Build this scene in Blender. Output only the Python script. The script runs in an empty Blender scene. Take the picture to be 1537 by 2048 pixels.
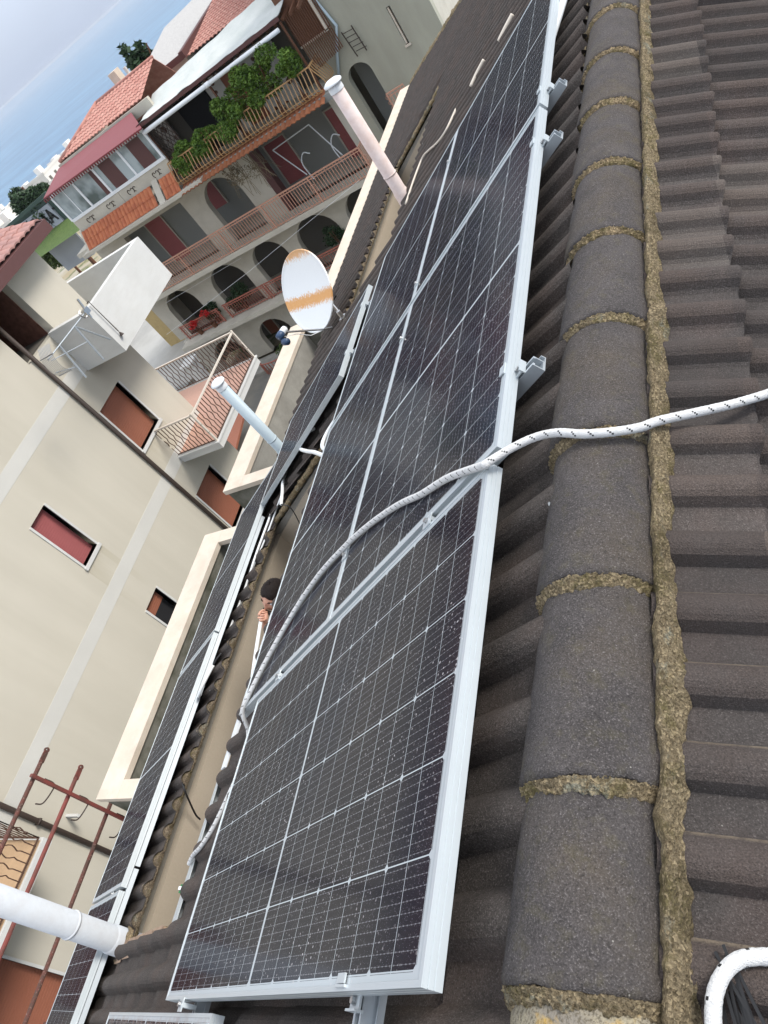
import bpy, bmesh, math, random
from mathutils import Vector, Matrix, noise
from mathutils.geometry import tessellate_polygon
random.seed(7)
S = bpy.context.scene
COL = S.collection
PI = math.pi
rad = math.radians

# ------------------------------------------------------------------ camera, sky, sun
CAM = Vector((0.6816, -0.1473, 1.0846))
cx_ = Vector((0.8216, 0.1807, -0.5407)); cy_ = Vector((-0.2234, -0.7706, -0.5969)); cz_ = Vector((-0.5245, 0.6111, -0.5928))
cam = bpy.data.cameras.new('camera'); co = bpy.data.objects.new('camera', cam); COL.objects.link(co)
M = Matrix.Identity(4)
for i in range(3):
    M[i][0] = cx_[i]; M[i][1] = -cy_[i]; M[i][2] = -cz_[i]; M[i][3] = CAM[i]
co.matrix_world = M
cam.sensor_fit = 'AUTO'; cam.sensor_width = 36; cam.lens = 1511.05 / 2048 * 36
cam.clip_start = 0.02; cam.clip_end = 60000
S.camera = co
SUN_EL, SUN_AZ = 42, 64          # azimuth clockwise from +Y
w = bpy.data.worlds.new('World'); S.world = w; w.use_nodes = True
nt = w.node_tree; bg = nt.nodes['Background']
sky = nt.nodes.new('ShaderNodeTexSky'); sky.sky_type = 'NISHITA'; sky.sun_disc = False
sky.sun_elevation = rad(SUN_EL); sky.sun_rotation = rad(SUN_AZ); sky.dust_density = 3.5; sky.air_density = 1.0; sky.ozone_density = 1.0
hs = nt.nodes.new('ShaderNodeHueSaturation'); hs.inputs['Saturation'].default_value = 0.5; hs.inputs['Value'].default_value = 1.0
tc = nt.nodes.new('ShaderNodeTexCoord'); mp = nt.nodes.new('ShaderNodeMapping'); mp.inputs['Scale'].default_value = (1, 1, 3.2)
nz = nt.nodes.new('ShaderNodeTexNoise'); nz.inputs['Scale'].default_value = 1.6; nz.inputs['Detail'].default_value = 6
rp = nt.nodes.new('ShaderNodeValToRGB'); rp.color_ramp.elements[0].position = 0.40; rp.color_ramp.elements[1].position = 0.64
rp.color_ramp.elements[0].color = (0.78, 0.78, 0.78, 1); rp.color_ramp.elements[1].color = (0.96, 0.96, 0.96, 1)
sz = nt.nodes.new('ShaderNodeSeparateXYZ'); zr = nt.nodes.new('ShaderNodeValToRGB'); nt.links.new(tc.outputs['Generated'], sz.inputs[0]); nt.links.new(sz.outputs[2], zr.inputs[0])
E_ = zr.color_ramp.elements; E_[0].position = 0.0; E_[0].color = (.34, .39, .49, 1); E_[1].position = .75; E_[1].color = (.80, .84, .92, 1)
for p_, c_ in ((.10, (.42, .47, .56, 1)), (.32, (.62, .67, .76, 1))): e_ = E_.new(p_); e_.color = c_
sc_ = nt.nodes.new('ShaderNodeMix'); sc_.data_type = 'RGBA'; sc_.blend_type = 'MULTIPLY'; sc_.inputs[0].default_value = 1; sc_.inputs[7].default_value = (11.5, 11.5, 11.5, 1); sc_.clamp_result = False
nt.links.new(zr.outputs[0], sc_.inputs[6])
mx = nt.nodes.new('ShaderNodeMix'); mx.data_type = 'RGBA'
nt.links.new(sc_.outputs[2], mx.inputs[7])
nt.links.new(tc.outputs['Generated'], mp.inputs[0]); nt.links.new(mp.outputs[0], nz.inputs['Vector'])
nt.links.new(nz.outputs['Fac'], rp.inputs[0]); nt.links.new(rp.outputs[0], mx.inputs[0])
nt.links.new(sky.outputs[0], hs.inputs['Color']); nt.links.new(hs.outputs[0], mx.inputs[6])
nt.links.new(mx.outputs[2], bg.inputs[0]); bg.inputs[1].default_value = 0.1
sl = bpy.data.lights.new('sun', 'SUN'); so = bpy.data.objects.new('sun', sl); COL.objects.link(so)
sl.energy = 1.9; sl.angle = rad(18); sl.color = (1.0, 0.95, 0.88)
sd = Vector((math.sin(rad(SUN_AZ)) * math.cos(rad(SUN_EL)), math.cos(rad(SUN_AZ)) * math.cos(rad(SUN_EL)), math.sin(rad(SUN_EL))))
so.rotation_euler = (-sd).to_track_quat('-Z', 'Y').to_euler(); so.location = (5, -5, 12)
S.view_settings.view_transform = 'Standard'; S.view_settings.look = 'None'; S.view_settings.exposure = 0.80; S.view_settings.gamma = 1
S.render.engine = 'CYCLES'

# ------------------------------------------------------------------ helpers
def tag(o, label=None, cat=None, group=None, kind=None):
    if label: o['label'] = label
    if cat: o['category'] = cat
    if group: o['group'] = group
    if kind: o['kind'] = kind
    return o
def empty(name, loc, label=None, cat=None, group=None):
    o = bpy.data.objects.new(name, None); COL.objects.link(o); o.location = loc; o.empty_display_size = .1
    return tag(o, label, cat, group)
WM = {}
def place(o, parent):
    """o's mesh is in world coordinates; hang it under parent without moving it"""
    if parent is not None:
        o.parent = parent
        o.matrix_parent_inverse = worldm(parent).inverted()
def worldm(o):
    m = o.matrix_basis.copy()
    if o.parent: m = worldm(o.parent) @ o.matrix_parent_inverse @ m
    return m
class MB:
    def __init__(s): s.v = []; s.f = []; s.m = []
    def add(s, vs, fs, mi=0):
        b = len(s.v); s.v += [tuple(v) for v in vs]; s.f += [tuple(b + i for i in f) for f in fs]; s.m += [mi] * len(fs); return s
    def box(s, x0, x1, y0, y1, z0, z1, mi=0, T=None):
        vs = [Vector((x, y, z)) for x in (x0, x1) for y in (y0, y1) for z in (z0, z1)]
        if T: vs = [T(v) for v in vs]
        return s.add(vs, [(0, 1, 3, 2), (4, 6, 7, 5), (0, 4, 5, 1), (2, 3, 7, 6), (0, 2, 6, 4), (1, 5, 7, 3)], mi)
    def quad(s, a, b, c, d, mi=0): return s.add([a, b, c, d], [(0, 1, 2, 3)], mi)
    def slab(s, pts, off, mi=0):
        n = len(pts); off = Vector(off); vs = [Vector(p) for p in pts] + [Vector(p) + off for p in pts]
        return s.add(vs, [tuple(range(n))[::-1], tuple(range(n, 2 * n))] + [(i, (i + 1) % n, n + (i + 1) % n, n + i) for i in range(n)], mi)
    def bar(s, a, b, w, h=None, up=(0, 0, 1), mi=0):
        h = h or w; a = Vector(a); b = Vector(b); d = (b - a).normalized(); up = Vector(up)
        if abs(d.dot(up)) > .98: up = Vector((0, 1, 0)) if abs(d.y) < .9 else Vector((1, 0, 0))
        x = d.cross(up).normalized() * (w / 2); y = x.cross(d).normalized() * (h / 2)
        vs = [p + i * x + j * y for p in (a, b) for i, j in ((-1, -1), (1, -1), (1, 1), (-1, 1))]
        return s.add(vs, [(0, 3, 2, 1), (4, 5, 6, 7), (0, 1, 5, 4), (1, 2, 6, 5), (2, 3, 7, 6), (3, 0, 4, 7)], mi)
    def tube(s, pts, r, n=8, cap=True, mi=0):
        pts = [Vector(p) for p in pts]; R = r if isinstance(r, (list, tuple)) else [r] * len(pts)
        t = (pts[1] - pts[0]).normalized(); up = Vector((0, 0, 1)) if abs(t.z) < .9 else Vector((1, 0, 0))
        x = t.cross(up).normalized(); b = len(s.v)
        for i, p in enumerate(pts):
            t = ((pts[min(i + 1, len(pts) - 1)] - p).normalized() + (p - pts[max(i - 1, 0)]).normalized()).normalized()
            x = (x - t * x.dot(t)).normalized(); y = t.cross(x)
            for k in range(n):
                a = 2 * PI * k / n; s.v.append(tuple(p + (x * math.cos(a) + y * math.sin(a)) * R[i]))
        for i in range(len(pts) - 1):
            for k in range(n):
                s.f.append((b + i * n + k, b + i * n + (k + 1) % n, b + (i + 1) * n + (k + 1) % n, b + (i + 1) * n + k)); s.m.append(mi)
        if cap:
            s.f.append(tuple(b + k for k in range(n))[::-1]); s.f.append(tuple(b + (len(pts) - 1) * n + k for k in range(n))); s.m += [mi, mi]
        return s
    def grid(s, fn, nu, nv, mi=0, skip=None):
        b = len(s.v)
        for i in range(nu + 1):
            for j in range(nv + 1): s.v.append(tuple(fn(i / nu, j / nv)))
        for i in range(nu):
            for j in range(nv):
                if skip and skip((i + .5) / nu, (j + .5) / nv): continue
                a = b + i * (nv + 1) + j; s.f.append((a, a + nv + 1, a + nv + 2, a + 1)); s.m.append(mi)
        return s
    def lathe(s, prof, c, axis=(0, 0, 1), n=20, mi=0):
        c = Vector(c); z = Vector(axis).normalized(); x = z.orthogonal().normalized(); y = z.cross(x); b = len(s.v)
        for r, h in prof:
            for k in range(n):
                a = 2 * PI * k / n; s.v.append(tuple(c + z * h + (x * math.cos(a) + y * math.sin(a)) * r))
        for i in range(len(prof) - 1):
            for k in range(n):
                s.f.append((b + i * n + k, b + i * n + (k + 1) % n, b + (i + 1) * n + (k + 1) % n, b + (i + 1) * n + k)); s.m.append(mi)
        return s
    def build(s, name, mats, parent=None, smooth=False, recalc=False):
        me = bpy.data.meshes.new(name); me.from_pydata(s.v, [], s.f)
        mats = mats if isinstance(mats, (list, tuple)) else [mats]
        for m in mats: me.materials.append(m)
        if len(mats) > 1: me.polygons.foreach_set('material_index', s.m)
        if smooth: me.polygons.foreach_set('use_smooth', [True] * len(me.polygons))
        if recalc:
            bm = bmesh.new(); bm.from_mesh(me); bmesh.ops.recalc_face_normals(bm, faces=bm.faces); bm.to_mesh(me); bm.free()
        me.update(); o = bpy.data.objects.new(name, me); COL.objects.link(o)
        place(o, parent); return o
def wall2d(name, outline, holes, thick, org, xa, ya, mat, parent):
    """flat wall with openings: outline/holes in 2-D, thickness goes along xa x ya"""
    cu = bpy.data.curves.new(name, 'CURVE'); cu.dimensions = '2D'; cu.fill_mode = 'BOTH'; cu.extrude = thick / 2
    for poly in [outline] + holes:
        sp = cu.splines.new('POLY'); sp.points.add(len(poly) - 1)
        for p, q in zip(sp.points, poly): p.co = (q[0], q[1], 0, 1)
        sp.use_cyclic_u = True
    tmp = bpy.data.objects.new(name + '_tmp', cu); COL.objects.link(tmp)
    dg = bpy.context.evaluated_depsgraph_get(); me = bpy.data.meshes.new_from_object(tmp.evaluated_get(dg))
    bpy.data.objects.remove(tmp); bpy.data.curves.remove(cu)
    xa = Vector(xa); ya = Vector(ya); za = xa.cross(ya); org = Vector(org)
    for v in me.vertices: v.co = org + xa * v.co.x + ya * v.co.y + za * v.co.z
    me.materials.clear(); me.materials.append(mat); me.name = name
    o = bpy.data.objects.new(name, me); COL.objects.link(o); place(o, parent); return o
def rect(x0, x1, y0, y1): return [(x0, y0), (x1, y0), (x1, y1), (x0, y1)]
def arch(x0, x1, y0, ytop, rise=None):
    r = rise or (x1 - x0) / 2 * .95; c = (x0 + x1) / 2; pts = [(x0, y0), (x1, y0)]
    for k in range(13):
        a = PI * k / 12; pts.append((c + (x1 - x0) / 2 * math.cos(a), ytop - r + r * math.sin(a)))
    return pts
def dup(root, mat=None, loc=None):
    """copy of a thing with its parts and sub-parts"""
    r = root.copy(); COL.objects.link(r)
    if mat is not None: r.matrix_basis = mat
    if loc is not None: r.location = loc
    def kids(o, n):
        for ch in list(o.children):
            c = ch.copy(); COL.objects.link(c); c.parent = n; kids(ch, c)
    kids(root, r); return r

# ------------------------------------------------------------------ materials
class NT:
    def __init__(s, name):
        s.mat = bpy.data.materials.new(name); s.mat.use_nodes = True; s.t = s.mat.node_tree; s.n = s.t.nodes; s.b = s.n['Principled BSDF']
        s.co = s.n.new('ShaderNodeTexCoord')
    def link(s, a, b): s.t.links.new(a, b)
    def val(s, x, sock):
        if hasattr(x, 'is_linked') or hasattr(x, 'links'): s.link(x, sock)
        else: sock.default_value = x
    def m(s, op, a, b=0.0, c=0.0):
        n = s.n.new('ShaderNodeMath'); n.operation = op; s.val(a, n.inputs[0]); s.val(b, n.inputs[1])
        if len(n.inputs) > 2: s.val(c, n.inputs[2])
        return n.outputs[0]
    def noise(s, scale, detail=3, rough=.55, vec=None, scl=None):
        n = s.n.new('ShaderNodeTexNoise'); n.inputs['Scale'].default_value = scale; n.inputs['Detail'].default_value = detail; n.inputs['Roughness'].default_value = rough
        v = vec or s.co.outputs['Object']
        if scl:
            mp = s.n.new('ShaderNodeMapping'); mp.inputs['Scale'].default_value = scl; s.link(v, mp.inputs[0]); v = mp.outputs[0]
        s.link(v, n.inputs['Vector']); return n.outputs['Fac']
    def vor(s, scale, rnd=1.0):
        n = s.n.new('ShaderNodeTexVoronoi'); n.inputs['Scale'].default_value = scale; n.inputs['Randomness'].default_value = rnd; s.link(s.co.outputs['Object'], n.inputs['Vector']); return n
    def ramp(s, f, stops):
        n = s.n.new('ShaderNodeValToRGB'); e = n.color_ramp.elements
        while len(e) < len(stops): e.new(.5)
        for el, (p, c) in zip(e, stops):
            el.position = p; el.color = (c, c, c, 1) if isinstance(c, (int, float)) else (*c, 1)
        s.link(f, n.inputs[0]); return n.outputs[0]
    def mix(s, f, a, b, mode='MIX'):
        n = s.n.new('ShaderNodeMix'); n.data_type = 'RGBA'; n.blend_type = mode; s.val(f, n.inputs[0])
        for x, k in ((a, 6), (b, 7)):
            if isinstance(x, tuple): n.inputs[k].default_value = (*x, 1)
            else: s.link(x, n.inputs[k])
        return n.outputs[2]
    def bump(s, h, strength=.3, dist=.01):
        n = s.n.new('ShaderNodeBump'); n.inputs['Strength'].default_value = strength; n.inputs['Distance'].default_value = dist; s.link(h, n.inputs['Height'])
        s.link(n.outputs[0], s.b.inputs['Normal'])
    def fin(s, col, rough=.8, spec=.3, metal=0.0):
        if isinstance(col, tuple): s.b.inputs['Base Color'].default_value = (*col, 1)
        else: s.link(col, s.b.inputs['Base Color'])
        s.val(rough, s.b.inputs['Roughness']); s.b.inputs['Specular IOR Level'].default_value = spec; s.b.inputs['Metallic'].default_value = metal
        return s.mat
def plaster(name, c, var=.12, scale=1.2, stain=None, grain=60, bump=.25):
    k = NT(name); n = k.noise(scale, 5); a = tuple(x * (1 - var) for x in c); b = tuple(min(1, x * (1 + var)) for x in c)
    col = k.mix(k.ramp(n, [(.3, 0), (.7, 1)]), a, b)
    g = k.noise(grain, 4); col = k.mix(k.m('MULTIPLY', k.ramp(g, [(.35, 1), (.6, 0)]), .15), col, tuple(x * .7 for x in c))
    if stain:
        sn = k.noise(stain[1], 6, .65, scl=stain[3] if len(stain) > 3 else None); col = k.mix(k.m('MULTIPLY', k.ramp(sn, [(.42, 0), (.66, 1)]), stain[2]), col, stain[0])
    k.bump(g, bump, .004); return k.fin(col, .9, .2)
def plain(name, c, rough=.6, spec=.4, metal=0, var=.1, scale=14):
    k = NT(name); n = k.noise(scale, 4); col = k.mix(n, tuple(x * (1 - var) for x in c), tuple(min(1, x * (1 + var)) for x in c))
    return k.fin(col, rough, spec, metal)
MT = {}
def concrete_tile(name, base, tint, tintamt, moss=.0, rollph=None):
    k = NT(name); f = k.noise(340, 3, .65); m_ = k.noise(9, 5, .6); v = k.vor(300)
    col = k.mix(k.ramp(m_, [(.3, 0), (.7, 1)]), tuple(x * .8 for x in base), tuple(x * 1.25 for x in base))
    col = k.mix(k.m('MULTIPLY', k.ramp(k.noise(4.3, 4), [(.45, 0), (.65, 1)]), tintamt), col, tint)
    col = k.mix(k.ramp(f, [(.3, .55), (.5, 0)]), col, tuple(x * .3 for x in base))
    col = k.mix(k.ramp(f, [(.56, 0), (.70, .8)]), col, tuple(x * 2.6 + .03 for x in base))
    cg = k.noise(165, 3, .7); col = k.mix(k.ramp(cg, [(.32, .6), (.46, 0)]), col, tuple(x * .35 for x in base)); col = k.mix(k.ramp(cg, [(.60, 0), (.74, .55)]), col, tuple(x * 2.4 + .03 for x in base))
    sp = k.vor(120); rnd = k.ramp(sp.outputs['Color'], [(.90, 0), (.93, 1)]); spot = k.m('MULTIPLY', k.ramp(sp.outputs['Distance'], [(.12, 1), (.2, 0)]), rnd)
    col = k.mix(k.m('MULTIPLY', spot, .75), col, (.42, .4, .36))
    sp2 = k.vor(13); r2 = k.ramp(sp2.outputs['Color'], [(.84, 0), (.86, 1)]); spot2 = k.m('MULTIPLY', k.ramp(k.m('ADD', sp2.outputs['Distance'], k.m('MULTIPLY', k.noise(90, 3), .1)), [(.085, 1), (.115, 0)]), r2)
    col = k.mix(spot2, col, (.6, .62, .62))
    if rollph is not None:
        sy = k.n.new('ShaderNodeSeparateXYZ'); k.link(k.co.outputs['Object'], sy.inputs[0]); fr = k.m('FRACT', k.m('DIVIDE', k.m('ADD', sy.outputs[1], rollph), .1425))
        on = k.ramp(fr, [(.44, 0), (.52, 1)]); on = k.m('MULTIPLY', on, k.ramp(k.noise(3.1, 5, .7, scl=(1, 1, 1)), [(.3, .2), (.6, 1)])); col = k.mix(k.m('MULTIPLY', on, .8), col, k.mix(k.ramp(f, [(.35, 0), (.65, 1)]), (.045, .033, .028), (.145, .108, .09)))
        wn = k.n.new('ShaderNodeTexWhiteNoise'); wn.noise_dimensions = '2D'; cb = k.n.new('ShaderNodeCombineXYZ')
        k.link(k.m('FLOOR', k.m('DIVIDE', k.m('ADD', sy.outputs[1], rollph), .285)), cb.inputs[0]); k.link(k.m('FLOOR', k.m('DIVIDE', k.m('SUBTRACT', k.m('SUBTRACT', sy.outputs[0], .504), k.m('MULTIPLY', sy.outputs[1], .017)), .299)), cb.inputs[1]); k.link(cb.outputs[0], wn.inputs['Vector'])
        col = k.mix(k.m('MULTIPLY', wn.outputs['Value'], .55), col, (.052, .047, .045)); col = k.mix(k.m('MULTIPLY', k.ramp(wn.outputs['Value'], [(0, 1), (.3, 0)]), .3), col, (.17, .15, .13))
        ed = k.ramp(fr, [(.93, 0), (.985, 1)]); col = k.mix(k.m('MULTIPLY', ed, k.ramp(k.noise(30, 5, .7), [(.4, .1), (.6, .7)])), col, (.27, .22, .16))
    if moss:
        mo = k.m('MULTIPLY', k.ramp(k.noise(26, 6, .7), [(.52, 0), (.64, 1)]), moss); col = k.mix(mo, col, (.17, .15, .05))
    k.bump(k.m('ADD', f, k.m('MULTIPLY', m_, .4)), .95, .006); return k.fin(col, .93, .2)
MT['tile'] = concrete_tile('dark_concrete_tile', (.076, .066, .060), (.11, .078, .064), .5)
MT['tile_r'] = concrete_tile('weathered_concrete_tile', (.088, .078, .074), (.12, .085, .075), .5, 0, .027)
MT['cap'] = concrete_tile('ridge_tile_grey', (.080, .072, .070), (.10, .08, .058), .55, .12)
k = NT('lichen_cap'); col = k.mix(k.ramp(k.noise(7, 6, .7), [(.42, 0), (.6, 1)]), (.33, .29, .2), (.2, .18, .15)); col = k.mix(k.ramp(k.noise(260, 3), [(.38, .8), (.52, 0)]), col, (.1, .085, .06))
col = k.mix(k.ramp(k.noise(18, 5), [(.58, 0), (.66, .8)]), col, (.42, .27, .07)); k.bump(k.noise(150, 4), .9, .006); MT['lichen'] = k.fin(col, .95, .15)
def mortar(name, base):
    k = NT(name); f = k.noise(210, 4, .75); col = k.mix(k.ramp(k.noise(22, 6, .7), [(.35, 0), (.65, 1)]), tuple(x * .7 for x in base), base)
    col = k.mix(k.ramp(k.noise(11, 6, .75), [(.50, 0), (.60, .75)]), col, (.19, .17, .055))
    col = k.mix(k.ramp(k.noise(8.3, 7, .75, scl=(1, .7, 1)), [(.56, 0), (.63, .8)]), col, (.34, .355, .29))
    col = k.mix(k.ramp(f, [(.36, .85), (.5, 0)]), col, (.075, .052, .03)); col = k.mix(k.ramp(f, [(.6, 0), (.72, .6)]), col, (.62, .55, .42))
    gv = k.vor(230); gs = k.n.new('ShaderNodeSeparateColor'); k.link(gv.outputs['Color'], gs.inputs[0])
    col = k.mix(k.m('MULTIPLY', k.m('GREATER_THAN', gs.outputs[0], .85), .5), col, tuple(min(1, x * 1.7) for x in base)); col = k.mix(k.m('MULTIPLY', k.m('LESS_THAN', gs.outputs[0], .2), .5), col, tuple(x * .28 for x in base))
    col = k.mix(k.ramp(k.noise(5.5, 6, .8), [(.5, 0), (.66, .75)]), col, (.13, .10, .07))
    k.bump(k.m('ADD', k.m('MULTIPLY', gv.outputs['Distance'], .8), k.m('MULTIPLY', k.noise(120, 5, .8), 2.0)), 1.0, .008); return k.fin(col, .96, .15)
MT['mortar'] = mortar('lichened_mortar', (.40, .32, .20)); MT['mortar2'] = mortar('ochre_mortar', (.44, .34, .21)); MT['mortar3'] = mortar('dark_mortar', (.30, .24, .17))
MT['alu'] = plain('anodised_aluminium', (.50, .545, .565), .38, .5, .45, .05)
MT['alu_dark'] = plain('mill_aluminium', (.42, .46, .49), .42, .5, .5, .08)
MT['steel'] = plain('steel_bolt', (.5, .5, .5), .3, .5, .9)
MT['black'] = plain('black_plastic', (.012, .012, .013), .45, .4)
MT['white_pipe'] = plaster('white_pipe', (.53, .56, .59), .05, 3, ((.4, .37, .35), 9, .22), 40, .05)
MT['pink_pipe'] = plaster('pinkish_pipe', (.70, .60, .57), .05, 3, ((.45, .25, .15), 6, .35), 40, .05)
MT['grey_pipe'] = plain('blue_grey_pipe', (.42, .50, .54), .45, .4, 0, .08, 3)
MT['conduit'] = plain('white_conduit', (.76, .78, .78), .45, .4)
MT['cream'] = plaster('cream_render', (.545, .51, .43), .05, .35, ((.43, .40, .33), .9, .45, (1, 1, .10)), 70, .12)
# drip stains under the small windows of the cream wall
def dripped(base_):
    k = NT('cream_wall'); n_ = k.noise(.35, 5); c0 = k.mix(k.ramp(n_, [(.3, 0), (.7, 1)]), tuple(x * .95 for x in base_), tuple(x * 1.04 for x in base_))
    st = k.noise(.9, 6, .65, scl=(1, 1, .10)); c0 = k.mix(k.m('MULTIPLY', k.ramp(st, [(.42, 0), (.66, 1)]), .4), c0, (.44, .41, .335))
    sx = k.n.new('ShaderNodeSeparateXYZ'); k.link(k.co.outputs['Object'], sx.inputs[0]); yy, zz = sx.outputs[1], sx.outputs[2]; dr = k.noise(7, 5, .6, scl=(1, 1, .06))
    def band(y0, y1, z0, z1):
        m = k.m('MULTIPLY', k.m('MULTIPLY', k.m('GREATER_THAN', yy, y0), k.m('LESS_THAN', yy, y1)), k.m('LESS_THAN', zz, z1)); f = k.m('MINIMUM', k.m('MAXIMUM', k.m('DIVIDE', k.m('SUBTRACT', zz, z0), z1 - z0), 0), 1); return k.m('MULTIPLY', m, f)
    tot = k.m('MAXIMUM', k.m('MAXIMUM', band(7.22, 7.36, -7.2, -5.46), band(7.76, 7.90, -7.0, -5.46)), k.m('MAXIMUM', band(10.4, 11.6, -6.6, -5.4), band(7.3, 7.84, -6.3, -5.46)))
    c0 = k.mix(k.m('MULTIPLY', k.m('MULTIPLY', tot, k.ramp(dr, [(.35, .2), (.6, 1)])), .5), c0, (.40, .36, .26))
    g = k.noise(70, 4); k.bump(g, .15, .004); return k.fin(c0, .9, .2)
MT['creamw'] = dripped((.545, .51, .43))
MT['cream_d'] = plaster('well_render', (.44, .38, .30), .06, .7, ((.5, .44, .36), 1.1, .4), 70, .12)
MT['band'] = plaster('pale_band', (.57, .56, .52), .04, 1)
MT['white_conc'] = plaster('white_painted_concrete', (.60, .60, .58), .05, 1.3, ((.5, .49, .46), 2.2, .35, (1, 1, 3)), 60, .2)
MT['cap_stone'] = plaster('parapet_coping', (.56, .48, .39), .08, 3, ((.62, .58, .5), 5, .5), 120, .4)
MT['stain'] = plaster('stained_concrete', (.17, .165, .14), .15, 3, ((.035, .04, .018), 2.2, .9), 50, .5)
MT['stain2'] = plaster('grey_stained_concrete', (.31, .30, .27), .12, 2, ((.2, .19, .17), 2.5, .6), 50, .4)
MT['bwall'] = plaster('grey_green_render', (.38, .37, .30), .08, .6, ((.25, .24, .19), .9, .45, (1, 1, .25)), 40, .2)
MT['barc'] = plaster('beige_grey_render', (.50, .47, .40), .06, .8, ((.33, .3, .25), 1.2, .4), 40, .2)
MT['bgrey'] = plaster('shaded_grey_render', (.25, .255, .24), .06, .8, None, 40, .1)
MT['pink'] = plain('dusty_pink_shutter', (.34, .105, .105), .6, .3, 0, .08, 3)
MT['orange'] = plain('rust_orange_shutter', (.30, .115, .07), .6, .3, 0, .08, 3)
MT['salmon'] = plain('salmon_metal_paint', (.50, .27, .19), .5, .4, 0, .08, 6)
MT['gold'] = plain('ochre_metal_paint', (.42, .25, .115), .5, .4, 0, .12, 6)
MT['redrail'] = plain('brick_red_metal', (.34, .12, .085), .55, .3)
MT['iron'] = plain('dark_iron', (.05, .035, .028), .6, .4)
MT['brownrail'] = plain('brown_railing', (.09, .05, .035), .6, .3)
MT['white_metal'] = plain('white_metal', (.72, .75, .77), .4, .4)
MT['ivory'] = plain('ivory_rail', (.62, .56, .48), .5, .3)
MT['brown'] = plain('brown_fascia', (.10, .045, .042), .6, .3)
MT['maroon'] = plain('maroon_sheet', (.20, .045, .05), .5, .4)
MT['brownwood'] = plain('brown_wood', (.13, .06, .035), .7, .25, 0, .3, 9)
k = NT('awning_canvas'); col = k.mix(k.ramp(k.noise(1.3, 4), [(.35, 0), (.65, 1)]), (.45, .48, .46), (.52, .54, .52)); k.bump(k.noise(3, 5), .5, .08); MT['canvas'] = k.fin(col, .8, .2)
k = NT('roof_felt'); col = k.mix(k.ramp(k.noise(14, 6), [(.4, 0), (.6, 1)]), (.36, .35, .34), (.46, .45, .43)); MT['felt'] = k.fin(col, .95, .1)
k = NT('rusty_steel'); col = k.mix(k.ramp(k.noise(14, 6, .7), [(.4, 0), (.6, 1)]), (.13, .05, .04), (.08, .05, .04)); col = k.mix(k.ramp(k.noise(60, 4), [(.58, 0), (.68, .7)]), col, (.3, .2, .17)); k.bump(k.noise(80, 4), .6, .004); MT['rust'] = k.fin(col, .85, .2)
k = NT('red_painted_steel'); col = k.mix(k.ramp(k.noise(11, 6, .7), [(.45, 0), (.62, 1)]), (.19, .05, .042), (.12, .05, .04)); MT['redsteel'] = k.fin(col, .7, .3)
def rooftile(name, c1, c2, px=.2, py=.33):
    k = NT(name); sx = k.n.new('ShaderNodeSeparateXYZ'); k.link(k.co.outputs['Object'], sx.inputs[0])
    n = k.noise(5, 5); v = k.noise(2.2, 1, scl=(1 / px * .45, 2, 2)); col = k.mix(k.ramp(v, [(.38, 0), (.62, 1)]), c1, c2); col = k.mix(k.m('MULTIPLY', k.ramp(n, [(.45, 0), (.65, 1)]), .3), col, tuple(x * .6 for x in c1))
    return k.fin(col, .85, .2)
MT['redtile'] = rooftile('pink_clay_tile', (.40, .19, .155), (.46, .25, .205)); MT['orangetile'] = rooftile('orange_clay_tile', (.50, .18, .09), (.40, .13, .07))
MT['shadetile'] = rooftile('shaded_clay_tile', (.30, .12, .06), (.24, .09, .045)); MT['mauvetile'] = rooftile('mauve_clay_tile', (.34, .2, .18), (.40, .22, .19))  # planted balcony's skirt: orange clay tile with shade put into its colour
k = NT('veranda_glass'); k.b.inputs['Transmission Weight'].default_value = .0; MT['glass'] = k.fin(k.mix(k.ramp(k.noise(.9, 3), [(.4, 0), (.62, 1)]), (.07, .10, .10), (.36, .42, .44)), .12, .6)
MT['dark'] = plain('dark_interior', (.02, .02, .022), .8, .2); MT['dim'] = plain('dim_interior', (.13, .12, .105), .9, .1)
k = NT('chipped_panel'); v = k.vor(3.0); col = k.mix(k.ramp(v.outputs['Distance'], [(.30, 1), (.34, 0)]), (.58, .56, .52), (.12, .055, .035)); MT['mottle'] = k.fin(col, .8, .2)
MT['brick'] = plaster('brick_reveal', (.16, .075, .055), .3, 8, None, 30, .5)
def leafm(name, a, b):
    k = NT(name); col = k.mix(k.ramp(k.noise(5.0, 3), [(.35, 0), (.65, 1)]), a, b); col = k.mix(k.ramp(k.noise(37, 2), [(.5, 0), (.7, .6)]), col, tuple(min(1, x * 1.9) for x in b)); return k.fin(col, .6, .3)
MT['leaf'] = leafm('balcony_leaf', (.04, .09, .015), (.12, .20, .03)); MT['leafd'] = leafm('dark_leaf', (.012, .03, .014), (.03, .06, .022))
MT['leafg'] = leafm('grass_green', (.045, .085, .02), (.09, .13, .035)); MT['dry'] = leafm('dry_vine', (.11, .085, .05), (.2, .16, .1)); MT['flower'] = leafm('red_geranium', (.45, .02, .02), (.6, .03, .03))
MT['skin'] = None
k = NT('skin'); k.b.inputs['Subsurface Weight'].default_value = .08; k.b.inputs['Subsurface Radius'].default_value = (.01, .004, .002); MT['skin'] = k.fin(k.mix(k.ramp(k.noise(40, 4), [(.3, 0), (.7, 1)]), (.50, .26, .18), (.60, .34, .25)), .55, .35)
k = NT('dark_hair'); n = k.noise(260, 4, .7, scl=(1, 1, .25)); k.bump(n, .9, .004); MT['hair'] = k.fin(k.mix(k.ramp(n, [(.4, 0), (.6, 1)]), (.008, .006, .006), (.03, .022, .02)), .5, .15)
MT['cloth'] = plain('charcoal_sweater', (.03, .03, .034), .95, .1, 0, .3, 60); MT['jeans'] = plain('blue_jeans', (.04, .06, .11), .9, .1, 0, .3, 50)

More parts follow.
